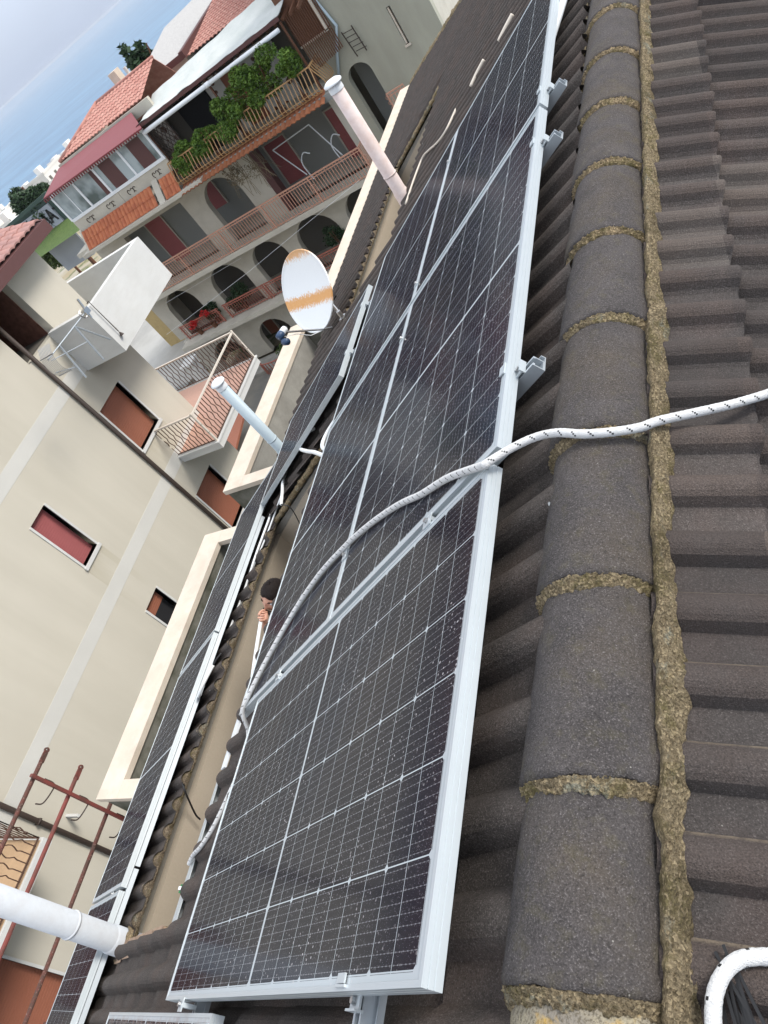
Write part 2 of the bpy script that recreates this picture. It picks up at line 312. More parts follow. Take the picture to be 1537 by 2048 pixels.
# solar cells: 6 x 20 half-cut cells, object coordinates in metres
PW, PL = 1.038, 1.755
def cellmat(name, dirt):
    k = NT(name); sx = k.n.new('ShaderNodeSeparateXYZ'); k.link(k.co.outputs['Object'], sx.inputs[0]); x, y = sx.outputs[0], sx.outputs[1]
    px = (PW - .046) / 6; py = (PL - .056 - .012) / 20; mid = PL / 2
    xx = k.m('DIVIDE', k.m('SUBTRACT', x, .023), px); fx = k.m('FRACT', xx); dx = k.m('MULTIPLY', k.m('MINIMUM', fx, k.m('SUBTRACT', 1, fx)), px)
    ya = k.m('SUBTRACT', k.m('ABSOLUTE', k.m('SUBTRACT', y, mid)), .006); yy = k.m('DIVIDE', ya, py); fy = k.m('FRACT', k.m('MAXIMUM', yy, 0)); dy = k.m('MULTIPLY', k.m('MINIMUM', fy, k.m('SUBTRACT', 1, fy)), py)
    dmid = k.m('ABSOLUTE', k.m('SUBTRACT', y, mid))
    colline = k.m('LESS_THAN', dx, .0013); rowline = k.m('LESS_THAN', dy, .0008); midline = k.m('LESS_THAN', dmid, .0048)
    f2 = k.m('FRACT', k.m('DIVIDE', yy, 2)); d2 = k.m('MULTIPLY', k.m('MINIMUM', f2, k.m('SUBTRACT', 1, f2)), 2 * py)
    dia = k.m('LESS_THAN', k.m('ADD', dx, d2), .0085)
    edge = k.m('MAXIMUM', k.m('MAXIMUM', k.m('LESS_THAN', x, .021), k.m('GREATER_THAN', x, PW - .021)), k.m('MAXIMUM', k.m('LESS_THAN', y, .026), k.m('GREATER_THAN', y, PL - .026)))
    white = k.m('MINIMUM', k.m('ADD', k.m('ADD', colline, rowline), k.m('ADD', k.m('ADD', midline, dia), edge)), 1)
    fb = k.m('FRACT', k.m('ADD', k.m('MULTIPLY', fx, 9), .0)); db = k.m('MULTIPLY', k.m('ABSOLUTE', k.m('SUBTRACT', fb, .5)), px / 9)
    dash = k.m('FRACT', k.m('MULTIPLY', yy, 6)); dot = k.m('MULTIPLY', k.m('LESS_THAN', db, .0012), k.m('LESS_THAN', k.m('ABSOLUTE', k.m('SUBTRACT', dash, .5)), .17))
    bus = k.m('MINIMUM', k.m('ADD', k.m('MULTIPLY', k.m('LESS_THAN', db, .00045), .5), k.m('MULTIPLY', dot, .6)), 1)
    cellv = k.noise(1.7, 3); base = k.mix(k.ramp(cellv, [(.35, 0), (.65, 1)]), (.006, .0075, .016), (.013, .0115, .016))
    fing = k.m('FRACT', k.m('MULTIPLY', yy, 52)); base = k.mix(k.m('MULTIPLY', k.m('LESS_THAN', fing, .28), .25), base, (.05, .045, .05))
    col = k.mix(bus, base, (.17, .17, .18)); col = k.mix(white, col, (.40, .435, .45))
    sp = k.vor(95); sel = k.ramp(sp.outputs['Color'], [(.45, 0), (.75, 1)]); r_ = k.m('ADD', k.m('MULTIPLY', k.noise(45, 2), .46), -.03); dust = k.m('MULTIPLY', k.m('LESS_THAN', sp.outputs['Distance'], r_), k.m('MULTIPLY', sel, k.ramp(k.noise(2.6, 4), [(.38, .1), (.62, 1)])))
    sp3 = k.vor(330); d3 = k.m('MULTIPLY', k.m('LESS_THAN', sp3.outputs['Distance'], .2), k.m('GREATER_THAN', k.noise(200, 1), .52)); dust = k.m('MAXIMUM', dust, k.m('MULTIPLY', d3, .5))
    col = k.mix(k.m('MULTIPLY', dust, .68 * (1 + dirt)), col, (.55, .52, .52))
    film = k.ramp(k.noise(3.4, 6, .7), [(.4, 0), (.75, 1)]); col = k.mix(k.m('MULTIPLY', film, .02 + .18 * dirt), col, (.36, .3, .27))
    if dirt > .3:
        st = k.ramp(k.noise(16, 6, .75), [(.45, 0), (.6, 1)]); col = k.mix(k.m('MULTIPLY', st, .35), col, (.3, .24, .21))
    rough = k.m('ADD', .12, k.m('MULTIPLY', dust, .2)); 
    m_ = k.fin(col, .9, 0.0)                                  # cells under textured anti-reflective glass: its sheen stays low even at grazing angles
    gl = k.n.new('ShaderNodeBsdfGlossy'); k.link(rough, gl.inputs['Roughness']); gl.inputs['Color'].default_value = (.93, .97, 1, 1)
    fr = k.n.new('ShaderNodeFresnel'); fr.inputs['IOR'].default_value = 1.42; ms = k.n.new('ShaderNodeMixShader')
    k.link(k.m('MINIMUM', k.m('MULTIPLY', fr.outputs[0], 1.0), .105), ms.inputs[0]); k.link(k.b.outputs[0], ms.inputs[1]); k.link(gl.outputs[0], ms.inputs[2]); k.link(ms.outputs[0], k.n['Material Output'].inputs['Surface'])
    return m_
MT['cell'] = cellmat('solar_glass', 0.0); MT['cell_dirty'] = cellmat('dusty_solar_glass', .6)

# ------------------------------------------------------------------ own house: roof frame (u along the ridge, v down the slope)
TH = rad(30.84); ct, st_ = math.cos(TH), math.sin(TH)
NRM = Vector((-st_, 0, ct))
def RP(u, v, h=0.0): return Vector((-v * ct, u, -v * st_)) + NRM * h
AX, AZ = .205, -.029
TR = rad(30)
def RR(u, s, h=0.0):
    h += .13
    return Vector((AX + .017 * u + s * math.cos(TR), u, AZ - s * math.sin(TR))) + Vector((math.sin(TR), 0, math.cos(TR))) * h
house = empty('tiled_house', (-2, 4, -12.4), 'brown concrete tiled house in the foreground carrying the rows of solar panels', 'house')
PER = .1425
PERL = .166
def roll(u, per=None):
    t = (u / (per or PERL)) % 1.0
    if t < .44: return 0.0
    q = (t - .44) / .56
    return .040 * math.sin(PI * q ** .85) ** .55
def in_well(u, v):
    return (.30 < u < 3.42 and 2.58 < v < 3.96) or (5.75 < u < 9.35 and 2.58 < v < 3.96)
def roof_ok(u, v):
    if in_well(u, v): return False
    if u > 12.6 + (v - 2.9) * 1.12: return False
    if u < 1.32 and v > 5.12: return False
    if 1.32 < u < 4.55 and v > 5.02: return False
    if 4.55 <= u < 8.35 and v > 5.02: return False
    return v < 5.72
def slope_mesh(P, u0, u1, v0, ncourse, exp, ok, mat, name, du=.0119, phase=0.0, lift=.026, base=-.147, wob=.004, per=PERL):
    mb = MB(); nu = int((u1 - u0) / du)
    for c in range(ncourse):
        va = v0 + c * exp; vb = va + exp
        rows = [(va - .03, base - .002), (va + exp * .5, base + lift * .55), (vb - .006, base + lift), (vb, base + lift - .004), (vb + .001, base - .014)]
        b = len(mb.v)
        off = random.uniform(-.004, .004)
        for i in range(nu + 1):
            u = u0 + (u1 - u0) * i / nu; ti = math.floor((u + phase) / (per * 2)); jr = (hash((ti, c)) % 1000 / 1000 - .5)
            for v, h in rows:
                uu = u; hh = h + roll(u + phase, per) + wob * jr * (v - va) / exp
                vv = v + (.009 * jr + (.004 * noise.noise(Vector((u * 30, c, 0)))) if v > va + exp * .8 else 0)
                mb.v.append(tuple(P(uu, vv, hh)))
        for i in range(nu):
            u = u0 + (u1 - u0) * (i + .5) / nu
            if not ok(u, (va + vb) / 2): continue
            for j in range(4):
                a = b + i * 5 + j; mb.f.append((a, a + 1, a + 6, a + 5)); mb.m.append(0)
    return mb.build(name, mat, house, smooth=False)
slope_mesh(RP, -1.6, 16.8, -.085, 1, .25, roof_ok, MT['tile'], 'roof_tiles')
slope_mesh(RP, -1.6, 16.8, 2.58 - 7 * .345, 16, .345, roof_ok, MT['tile'], 'roof_tiles')
slope_mesh(RR, -1.6, 9.0, .15, 1, .195, lambda u, v: True, MT['tile_r'], 'roof_tiles', du=.0095, phase=.027, lift=.034, per=PER)
slope_mesh(RR, -1.6, 9.0, .345, 9, .345, lambda u, v: True, MT['tile_r'], 'roof_tiles', du=.0095, phase=.027, lift=.034, per=PER)
# under-roof deck so no light leaks between courses
dk = MB()
def deckq(P, u0, u1, v0, v1, h=-.19): dk.slab([P(u0, v0, h), P(u1, v0, h), P(u1, v1, h), P(u0, v1, h)], (0, 0, -.12))
for a in ((-1.6, .28, -.2, 5.0), (.28, 3.44, -.2, 2.52), (.28, 3.44, 4.13, 4.95), (3.44, 5.73, -.2, 4.95), (5.73, 9.37, -.2, 2.52), (5.73, 9.37, 4.13, 4.95), (8.4, 12.2, 4.96, 5.6), (9.37, 12.3, -.2, 4.95), (12.3, 14.4, 2.9 + 1.5, 5.6)): deckq(RP, *a)
dk.slab([RR(-1.6, 0, -.20), RR(9, 0, -.19), RR(9, 3.3, -.19), RR(-1.6, 3.3, -.19)], (0, 0, -.12))
dk.build('roof_deck', MT['stain2'], house)
# house walls below the roof
hw = MB(); hw.box(-4.25, -3.62, -1.6, 12, -12.4, -3.25); hw.box(-4.25, 2.9, 12.0, 12.3, -12.4, -3.4); hw.box(2.6, 2.9, -1.6, 12, -12.4, -2.4)
hw.build('outer_wall', MT['cream'], house)

# light wells
def well(u0, u1, name, zf=-6.6):
    w_ = MB(); xl = -3.96 * ct; xr = -2.56 * ct; zt = -3.96 * st_ - .29; zr = -2.56 * st_ - .22
    w_.box(xl - .1, xl, u0 - .1, u1 + .1, zf, zt)                      # lower wall
    w_.slab([(xr, u0 - .1, zf), (xr, u1 + .1, zf), (xr, u1 + .1, zr), (xr, u0 - .1, zr)], (.1, 0, 0))
    for uu, s in ((u0, -1), (u1, 1)):
        w_.slab([(xl, uu, zf), (xr, uu, zf), (xr, uu, zr), (xl, uu, zt)], (0, .1 * s, 0))
    w_.box(xl - .1, xr + .1, u0 - .1, u1 + .1, zf - .1, zf)
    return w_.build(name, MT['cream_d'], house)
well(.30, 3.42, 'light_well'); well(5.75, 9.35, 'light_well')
# mortar bedding under the tile edges round the wells
def lump_strip(path, rx, rz, name, mat, seg=.012, amp=.5, parent=house, seed=0, nr=8):
    mb = MB(); pts = []
    for a, b in zip(path[:-1], path[1:]):
        n = max(1, int((b - a).length / seg)); pts += [a.lerp(b, i / n) for i in range(n)]
    pts.append(path[-1]); b0 = len(mb.v)
    for i, p in enumerate(pts):
        t = (pts[min(i + 1, len(pts) - 1)] - pts[max(0, i - 1)]).normalized(); x = t.cross(NRM).normalized(); y = x.cross(t)
        for k_ in range(nr):
            a = 2 * PI * k_ / nr; d = Vector((math.cos(a), math.sin(a), 0)); q = p * 28 + d * 1.4 + Vector((seed, 0, 0))
            s_ = 1 + amp * noise.noise(q) + amp * .6 * noise.noise(q * 3.1)
            mb.v.append(tuple(p + x * rx * s_ * d.x + y * rz * s_ * d.y))
    for i in range(len(pts) - 1):
        for k_ in range(nr):
            mb.f.append((b0 + i * nr + k_, b0 + i * nr + (k_ + 1) % nr, b0 + (i + 1) * nr + (k_ + 1) % nr, b0 + (i + 1) * nr + k_)); mb.m.append(0)
    return mb.build(name, mat, parent, smooth=True)
def wavy(u0, u1, v, h): 
    n = int((u1 - u0) / .018); return [RP(u0 + (u1 - u0) * i / n, v, h + roll(u0 + (u1 - u0) * i / n)) for i in range(n + 1)]
for u0, u1 in ((.3, 3.42), (5.75, 9.35)):
    fb = MB()
    def rim(s, t, u0=u0, u1=u1):
        u = u0 + (u1 - u0) * s; top = roll(u) * (1 + .25 * noise.noise(Vector((u * 9, 3, 1)))) - .148; h = -.170 + (top + .170) * t
        v = 3.958 - .020 * math.sin(PI * t) + .010 * noise.noise(Vector((u * 26, t * 2, 4))) + .007 * noise.noise(Vector((u * 80, t * 6, 2)))
        return RP(u, v, h + .006 * noise.noise(Vector((u * 60, t * 3, 8))))
    fb.grid(rim, int((u1 - u0) / .006), 8).build('tile_bedding', MT['mortar3'], house, smooth=True)
    lump_strip(wavy(u0, u1, 2.575, -.165), .02, .016, 'tile_bedding', MT['mortar2'], seed=u0 + 3)
    for uu in (u0 + .01, u1 - .0):
        lump_strip([RP(uu, 2.58, -.15), RP(uu, 3.96, -.15)], .03, .022, 'tile_bedding', MT['mortar2'], seed=uu)
# orange cut tile ends at the near corner of the first well
cut = MB()
for i in range(5):
    cut.add([RP(.27 - .012 * i, 2.9 + .24 * i, -.118), RP(.335, 2.9 + .24 * i, -.118), RP(.335, 3.12 + .24 * i, -.118), RP(.27 - .012 * i, 3.12 + .24 * i, -.118)], [(0, 1, 2, 3)])
    cut.slab([RP(.268, 2.9 + .24 * i, -.15), RP(.33, 2.9 + .24 * i, -.15), RP(.33, 3.13 + .24 * i, -.15), RP(.268, 3.13 + .24 * i, -.15)], NRM * .03)
cut.build('cut_tile_ends', plaster('raw_tile_edge', (.34, .24, .17), .15, 12), house)
# ragged verge at the far end
pts = [RP(12.6 + (v - 2.9) * 1.12, v, -.12) for v in [2.0 + .1 * i for i in range(38)]]
lump_strip(pts, .07, .05, 'verge_mortar', MT['mortar2'], seed=9, seg=.05)

# ridge caps, far ones lap over near ones
J = [-.36, .03, .315, .69, 1.07, 1.46, 1.84, 2.23, 2.64, 3.06, 3.50, 3.95, 4.4, 4.85, 5.3]
CX0, CZ0, CR = .206, -.131, .124
def capmesh(u0, u1, i, mat):
    mb = MB(); nu, na = 36, 40; tilt = random.uniform(-.004, .004)
    def fn(s, t):
        u = u0 - .0 + (u1 + .05 - u0) * s; a = PI * (1.17 - 1.23 * t); r = CR * (1.075 - .155 * s)
        if s < .02: r -= .004
        r += .0022 * noise.noise(Vector((u * 7, a * 2, i))) + .0008 * noise.noise(Vector((u * 60, a * 12, i)))
        uo = .006 * noise.noise(Vector((a * 3, i, 5))) * (1 - s) - .012 * math.sin(a) * (1 - s)
        return (CX0 + .017 * u + r * .97 * math.cos(a) + tilt, u + uo, CZ0 + r * math.sin(a))
    mb.grid(fn, nu, na); 
    b = len(mb.v)                               # rim thickness at the near end
    for j in range(na + 1):
        p = Vector(fn(0, j / na)); c = Vector((CX0 + .017 * u0, p.y, CZ0)); mb.v.append(tuple(c + (p - c) * .88))
    for j in range(na): mb.f.append((j, j + 1, b + j + 1, b + j)); mb.m.append(0)
    return mb.build('ridge_tile', mat, house, smooth=True)
for i, (a, b_) in enumerate(zip(J[:-1], J[1:])):
    o = capmesh(a, b_, i, MT['lichen'] if i == 0 else MT['cap'])
    if i == 0: o['label'] = 'nearest ridge tile, covered in tan and orange lichen'
def arcmortar(u, i):
    mb = MB(); n = 190; m_ = 12
    def fn(s, t):
        a = PI * (1.05 - 1.1 * s); wdt = .020 + .013 * noise.noise(Vector((a * 2.1, i * 3.3, 1))) + .006 * noise.noise(Vector((a * 9, i, 7)))
        if t in (0, 1): rr = CR * (.90 if t == 0 else .98)
        else: rr = CR * (.965 + .085 * t) + .006 * noise.noise(Vector((a * 14, t * 4, i))) + .004 * noise.noise(Vector((a * 44, t * 14, i)))
        uu = u - .012 * math.sin(a) - wdt + (wdt * 1.25) * t - .003 + .003 * noise.noise(Vector((a * 30, t, i)))
        return (CX0 + .017 * u + rr * .97 * math.cos(a), uu, CZ0 + rr * math.sin(a))
    return mb.grid(fn, n, m_).build('joint_mortar', MT['mortar2'] if i > 4 else MT['mortar'], house, smooth=True)
for i, u in enumerate(J[1:]): arcmortar(u, i)
def sidemortar(side):
    mb = MB(); n = 1900 if side > 0 else 700; m_ = 22 if side > 0 else 9; U0, U1 = -.5, 5.3
    def fn(s, t):
        u = U0 + (U1 - U0) * s
        if side > 0:
            wv = .047 + .014 * noise.noise(Vector((u * 3.1, 2, 0))) + .010 * noise.noise(Vector((u * 9, 5, 0))) + .004 * noise.noise(Vector((u * 40, 1, 0)))
            wv -= .012 * roll(u + .027, PER) / .03; x = .107 + .006 * noise.noise(Vector((u * 13, 8, 0))) + .003 * noise.noise(Vector((u * 50, 8, 0))) + wv * t; h = -.147 + roll(u + .027, PER) * .8 * t + .046 * (1 - t) ** .8 * (t > .01) + .010 * (t < .99)
            h += .004 * noise.noise(Vector((u * 24, t * 3, 1))) + .005 * noise.noise(Vector((u * 80, t * 10, 1))) + .003 * noise.noise(Vector((u * 190, t * 24, 3)))
            if t > .99: h = -.15
            return RR(u, x / math.cos(TR), h)
        v = -.105 + .02 * t + .008 * noise.noise(Vector((u * 8, 3, 0))) * t + .006 * noise.noise(Vector((u * 35, 3, 0))) * t
        h = -.140 + roll(u) * .25 + .0 * (1 - t) + .004 * noise.noise(Vector((u * 40, t * 4, 4)))
        if t > .99: h = -.16
        return RP(u, v, h)
    return mb.grid(fn, n, m_).build('ridge_mortar', MT['mortar'], house, smooth=True)
sidemortar(1); sidemortar(-1)

# terrace parapets of the own house (lower left)
tz = -3.0
def parapet(pts_out, wd, name, inner=None):
    pass
par = MB()
XO = -5.46
# terrace 2 (near): u 1.51 .. 4.46, terrace 1: u 5.1 .. 8.14, then the straight far run
for a, b_ in ((1.51, 4.46), (5.1, 8.2)):
    par.box(XO, XO + .28, a, b_, tz - .06, tz)
    par.box(XO + .28, -4.3, a, a + .17, tz - .062, tz - .002); par.box(XO + .28, -4.3, b_ - .17, b_, tz - .062, tz - .002)
par.box(-5.08, -4.86, 8.2, 15.6, tz - .061, tz - .001)
par.build('coping', MT['cap_stone'], house)
pw = MB()
for a, b_ in ((1.51, 4.46), (5.1, 8.2)):
    pw.box(XO + .02, XO + .24, a + .02, b_ - .02, -12.4, tz - .06); pw.box(XO + .24, -4.2, a + .02, a + .14, -12.4, tz - .062); pw.box(XO + .24, -4.2, b_ - .14, b_ - .02, -12.4, tz - .062)
    pw.box(XO + .24, -4.2, a + .14, b_ - .14, -4.45, -4.3)
pw.box(-5.05, -4.9, 8.2, 15.6, -12.4, tz - .06)
pw.box(-4.7, -4.5, 4.46, 5.1, -12.4, -3.2)
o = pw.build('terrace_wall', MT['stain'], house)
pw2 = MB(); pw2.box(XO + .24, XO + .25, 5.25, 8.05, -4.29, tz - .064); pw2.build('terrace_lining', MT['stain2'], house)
# ------------------------------------------------------------------ solar panels
def roofmat(u, v, landscape, h=0.0):
    """portrait: short side along the ridge; landscape: long side along the ridge, origin at the far upper corner"""
    U = Vector((0, 1, 0)); D = Vector((-ct, 0, -st_))
    X, Y = (D, -U) if landscape else (U, D)
    m = Matrix.Identity(4); o = RP(u, v, h)
    for i in range(3): m[i][0] = X[i]; m[i][1] = Y[i]; m[i][2] = NRM[i]; m[i][3] = o[i]
    return m
def make_panel(cm, mat):
    r = empty('solar_panel', (0, 0, 0)); r.matrix_basis = Matrix.Identity(4)
    f = MB(); L = .010; H = .036
    def side(x0, x1, y0, y1): f.box(x0, x1, y0, y1, -.0022, 0)
    f.box(0, PW, 0, L, -.003, 0); f.box(0, PW, PL - L, PL, -.003, 0); f.box(0, L, L, PL - L, -.003, 0); f.box(PW - L, PW, L, PL - L, -.003, 0)
    # outer walls with two shallow grooves
    prof = [(0.0, -.0028), (0.0, -.010), (.0016, -.0112), (0.0, -.0124), (0.0, -.021), (.0016, -.0222), (0.0, -.0234), (0.0, -H), (.02, -H), (.02, -H + .002), (.004, -H + .002), (.004, -.0028)]
    def wallrun(a, b_, nx, ny):
        vs = []
        for (px_, py_) in (a, b_):
            for d, z in prof: 
                sx = px_ + nx * d; sy = py_ + ny * d
                if nx: sy += (d if py_ < PL / 2 else -d)
                else: sx += (d if px_ < PW / 2 else -d)
                vs.append((sx, sy, z))
        n = len(prof); f.add(vs, [(i, (i + 1) % n, n + (i + 1) % n, n + i) for i in range(n)])
    wallrun((0, 0), (PW, 0), 0, 1); wallrun((PW, PL), (0, PL), 0, -1); wallrun((0, PL), (0, 0), 1, 0); wallrun((PW, 0), (PW, PL), -1, 0)
    f.build('panel_frame', MT['alu'], r, recalc=True)
    g = MB(); g.box(L - .002, PW - L + .002, L - .002, PL - L + .002, -.007, -.0016); g.build('cell_glass', cm, r)
    j = MB(); j.box(PW / 2 - .05, PW / 2 + .05, .06, .13, -.03, -.0075); j.build('junction_box', MT['black'], r)
    return r
P0 = make_panel(MT['cell'], None)
def setp(o, mat, label, group='solar panels on the tiled roof'):
    o.matrix_basis = mat; tag(o, label, 'solar panel', group); return o
V2 = -.0277; G = .0287; U1_ = PW + G; U2_ = U1_ + PL + G / 2 - .0; U3_ = U2_ + G / 2 + PL
setp(P0, roofmat(0, 0, False), 'nearest large solar panel, standing upright down the slope beside the ridge tiles')
mats = [(roofmat(U1_ + PL, V2, True), 'solar panel lying along the ridge, crossed near its corner by the white rope'),
        (roofmat(U1_ + PL, V2 + PW + .004, True), 'solar panel of the lower row, rope along its edge, above the man'),
        (roofmat(U3_, V2, True), 'farthest upper solar panel, along the ridge at the far end of the upper row'),
        (roofmat(U3_, V2 + PW + .004, True), 'far lower solar panel, pale reflection across it, next to the satellite dish'),
        (roofmat(2.36, 4.06, True), 'solar panel beyond the light well, behind the man and level with the parapet'),
        (roofmat(4.13, 4.06, True), 'panel beyond the light well, above its far end with loose conduits under it'),
        (roofmat(3.60, 2.35, False), 'solar panel standing up the slope past the far end of the light well, half hidden'),
        (roofmat(-1.06 + PL - .11, 4.06, True), 'solar panel behind the nearest white vent pipe, at the left edge of the roof')]
for m_, lb in mats: setp(dup(P0), m_, lb)
for o_ in bpy.data.objects:
    if o_.get('category') == 'solar panel' and ('beyond the light well' in o_['label'] or 'nearest white vent' in o_['label']): o_.matrix_basis = o_.matrix_basis @ Matrix.Rotation(rad(-1.7), 4, 'Y')
P9 = make_panel(MT['cell_dirty'], None)
setp(P9, roofmat(-.03 - PW, 1.215, False, -.022), 'dusty brown-stained solar panel at the bottom edge of the photo')
setp(dup(P9), roofmat(-.09, 3.06, True, -.03), 'reddish dusty solar panel behind the stained one at the bottom left')
setp(dup(P0), Matrix.Translation(RR(3.62, .36, .0)) @ Matrix(((math.cos(TR), 0, math.sin(TR), 0), (0, 1, 0, 0), (-math.sin(TR), 0, math.cos(TR), 0), (0, 0, 0, 1))), 'solar panel on the other slope, only its white frame showing at the top right corner')

# mounting rails with clamps and bolts
def make_rail(length, name='mounting_rail'):
    r = empty(name, (0, 0, 0)); b = MB()
    # profile in (x across, z up), extruded along y; C-shaped with open slot and side flange
    pr = [(-.02, -.040), (.03, -.040), (.03, -.026), (.027, -.026), (.027, -.037), (.012, -.037), (.012, -.004), (.006, -.004), (.006, -.010), (.009, -.010), (.009, -.033), (-.017, -.033), (-.017, -.010), (-.012, -.010), (-.012, -.004), (-.02, -.004)]
    n = len(pr); vs = [(x, y, z) for y in (0, length) for x, z in pr]
    b.add(vs, [(i, n + i, n + (i + 1) % n, (i + 1) % n) for i in range(n)] + [tuple(range(n)), tuple(range(n, 2 * n))[::-1]])
    b.build('rail_profile', MT['alu_dark'], r, recalc=True); return r
def clamp_parts(r, y, mid=False, hz=0.036):
    c = MB()
    if mid: c.box(-.02, .02, y - .018, y + .018, hz + .0005, hz + .004); c.box(-.02, .02, y - .006, y + .006, -.004, hz + .001)
    else: c.box(-.016, .016, y + .012, y + .028, hz + .0008, hz + .0045); c.box(-.02, .02, y + .006, y + .0105, .002, hz + .0045); c.box(-.02, .02, y - .020, y + .006, .002, .006); c.box(-.02, .02, y - .024, y - .020, -.004, .014)
    cl = c.build('clamp', MT['alu'], r)
    bt = MB(); zz = hz + .0045 if mid else .0062; yy = y if mid else y - .007
    bt.lathe([(0, .008), (.0068, .008), (.0068, 0), (.0, 0)], (0, yy, zz), n=6); bt.lathe([(.009, .0015), (.009, 0)], (0, yy, zz), n=12)
    b_ = bt.build('bolt', MT['steel'], cl)
def railmat(o, yd):
    Y = yd.normalized(); Z = NRM; X = Y.cross(Z)
    m = Matrix.Identity(4)
    for i in range(3): m[i][0] = X[i]; m[i][1] = Y[i]; m[i][2] = Z[i]; m[i][3] = o[i]
    return m
D_ = Vector((-ct, 0, -st_)); U_ = Vector((0, 1, 0))
def rail(o, yd, length, label, clamps):
    r = make_rail(length)
    for y, mid in clamps: clamp_parts(r, y, mid)
    r.matrix_basis = railmat(o, yd); tag(r, label, 'mounting rail', 'aluminium rails under the solar panels'); return r
e = .056
rail(RP(1.345, V2 - e, -.036), D_, 2.3, 'aluminium rail end poking out beside the ridge at the middle panel', [(e - .0005, False), (e + PW, True)])
rail(RP(2.56, V2 - e, -.036), D_, 2.3, 'aluminium rail end just before the seam of the two upper panels', [(e - .0005, False), (e + PW, True)])
rail(RP(2.985, V2 - e, -.036), D_, 2.3, 'aluminium rail end just past the seam of the two upper panels', [(e - .0005, False), (e + PW, True)])
rail(RP(4.2, V2 - e, -.036), D_, 2.3, 'farthest aluminium rail end under the far upper panel', [(e - .0005, False), (e + PW, True)])
rail(RP(-.07, .30, -.036), U_, 1.3, 'aluminium rail end with bolted clamp below the nearest panel edge', [(.0695, False), (.07 + PW + .014, True)])
r_ = rail(RP(-.45, 1.50, -.036), U_, 1.7, 'aluminium rail running from the stained panel under the nearest panel', [(.45 - .014, True), (.45 + PW + .014, True)])
for v, lb in ((4.32, 'upper'), (4.98, 'lower')):
    rail(RP(-1.1, v, -.036), U_, 5.3, '%s aluminium rail under the panels beyond the light well' % lb, [(1.1 + .59, True), (1.1 + 2.37, True)])
rail(RP(3.85, 2.3, -.036), D_, 1.9, 'nearer rail under the upright panel past the light well', [(.05 - .0005, False)])
rail(RP(4.40, 2.3, -.036), D_, 1.9, 'farther rail under the upright panel past the light well', [(.05 - .0005, False)])
# a short joining channel seen below the panels beyond the light well
ch = MB(); 
def chan(u0, u1): ch.slab([RP(u0, 4.07, -.040), RP(u1, 4.07, -.040), RP(u1, 4.07, -.070), RP(u0, 4.07, -.070)], Vector((-.03, 0, -.015)))
chan(-.4, .72); 
tag(ch.build('mounting_channel', MT['alu_dark']), 'flat aluminium channel below the edge of the panels past the light well', 'channel')
ch = MB(); chan(.735, 3.5); tag(ch.build('mounting_channel', MT['alu_dark']), 'long aluminium channel below the panels behind the man', 'channel')
# perforated bracket and rail along the upper rim of the light well
bk = MB(); bk.slab([RP(.30, 2.66, -.11), RP(.98, 2.66, -.11), RP(.98, 2.60, -.108), RP(.30, 2.56, -.108)], NRM * .003); bk.slab([RP(.30, 2.66, -.11), RP(.98, 2.66, -.11), RP(.98, 2.66, -.15), RP(.30, 2.66, -.15)], D_ * .003)
tag(bk.build('support_bracket', MT['alu']), 'bent aluminium strip along the near rim of the light well', 'bracket')
bk = MB(); bk.slab([RP(1.0, 2.63, -.115), RP(1.9, 2.63, -.115), RP(1.9, 2.57, -.115), RP(1.0, 2.57, -.115)], NRM * .012)
tag(bk.build('support_bracket', MT['white_metal']), 'white strip on the tile edge beside the rope end', 'bracket')
MT['green'] = plain('green_terminal', (.02, .16, .05), .4, .4)
t_ = empty('terminal_clip', RP(.33, 2.72, -.1), 'small green and white terminal clip on the rim of the light well', 'clip')
a = MB(); c = RP(.46, 2.66, -.11); a.box(c.x - .014, c.x + .014, c.y - .018, c.y + .018, c.z - .02, c.z + .008); a.build('terminal_block', MT['green'], t_)
a = MB(); a.box(c.x - .012, c.x + .03, c.y - .007, c.y + .007, c.z + .0085, c.z + .018); a.build('clip_strap', MT['white_metal'], t_)

# ------------------------------------------------------------------ pipes, dish, conduits, rope
def vent(base, r, h, mat, name_label, cap=True, flare=False, group=None):
    t = empty('vent_pipe', base, name_label, 'vent pipe'); b = Vector(base)
    m_ = MB(); m_.lathe([(r, -.3), (r, h), (r * .9, h), (r * .9, h - .1)], b, n=32); m_.build('pipe', mat, t, smooth=True)
    c = MB(); c.lathe([(r * 1.005, 0), (r * 1.07, 0.001), (r * 1.07, .012), (r, .014)], b + Vector((0, 0, h * .24)), n=32); c.build('pipe_joint', mat, t, smooth=True); c = MB(); c.lathe([(r * 1.07, -.2), (r * 1.09, .10), (r * 1.0, .11)], b, n=32); c.build('pipe_collar', mat, t, smooth=True)
    if cap:
        k_ = MB(); k_.lathe([(0, .035), (r * .9, .03), (r * 1.38, .012), (r * 1.4, 0), (r * 1.36, -.006), (0, -.008)], b + Vector((0, 0, h + .035)), n=32); k_.lathe([(r * 1.08, -.03), (r * 1.08, .0), (r * .95, .03)], b + Vector((0, 0, h)), n=32); k_.build('pipe_cap', MT['white_metal'], t, smooth=True)
    return t
A_ = RP(6.42, 2.63, -.13); vent(A_, .062, 1.13, MT['pink_pipe'], 'pinkish white vent pipe with a round cap, rising past the balconies')
B_ = RP(4.60, 4.53, -.13); vent(B_, .052, .97, MT['grey_pipe'], 'blue-grey vent pipe with a white round cap, behind the far lower panels')
C_ = RP(.33, 4.05, -.13); vent(C_, .071, 1.6, MT['white_pipe'], 'thick white vent pipe leaning out of the left edge of the photo', cap=False)
mo = lump_strip([Vector((C_.x + .095 * math.cos(a), C_.y + .095 * math.sin(a), C_.z - .02 - .055 * -math.cos(a) )) for a in [2 * PI * i / 24 for i in range(25)]], .02, .03, 'pipe_mortar', MT['mortar2'], parent=house, seed=22)
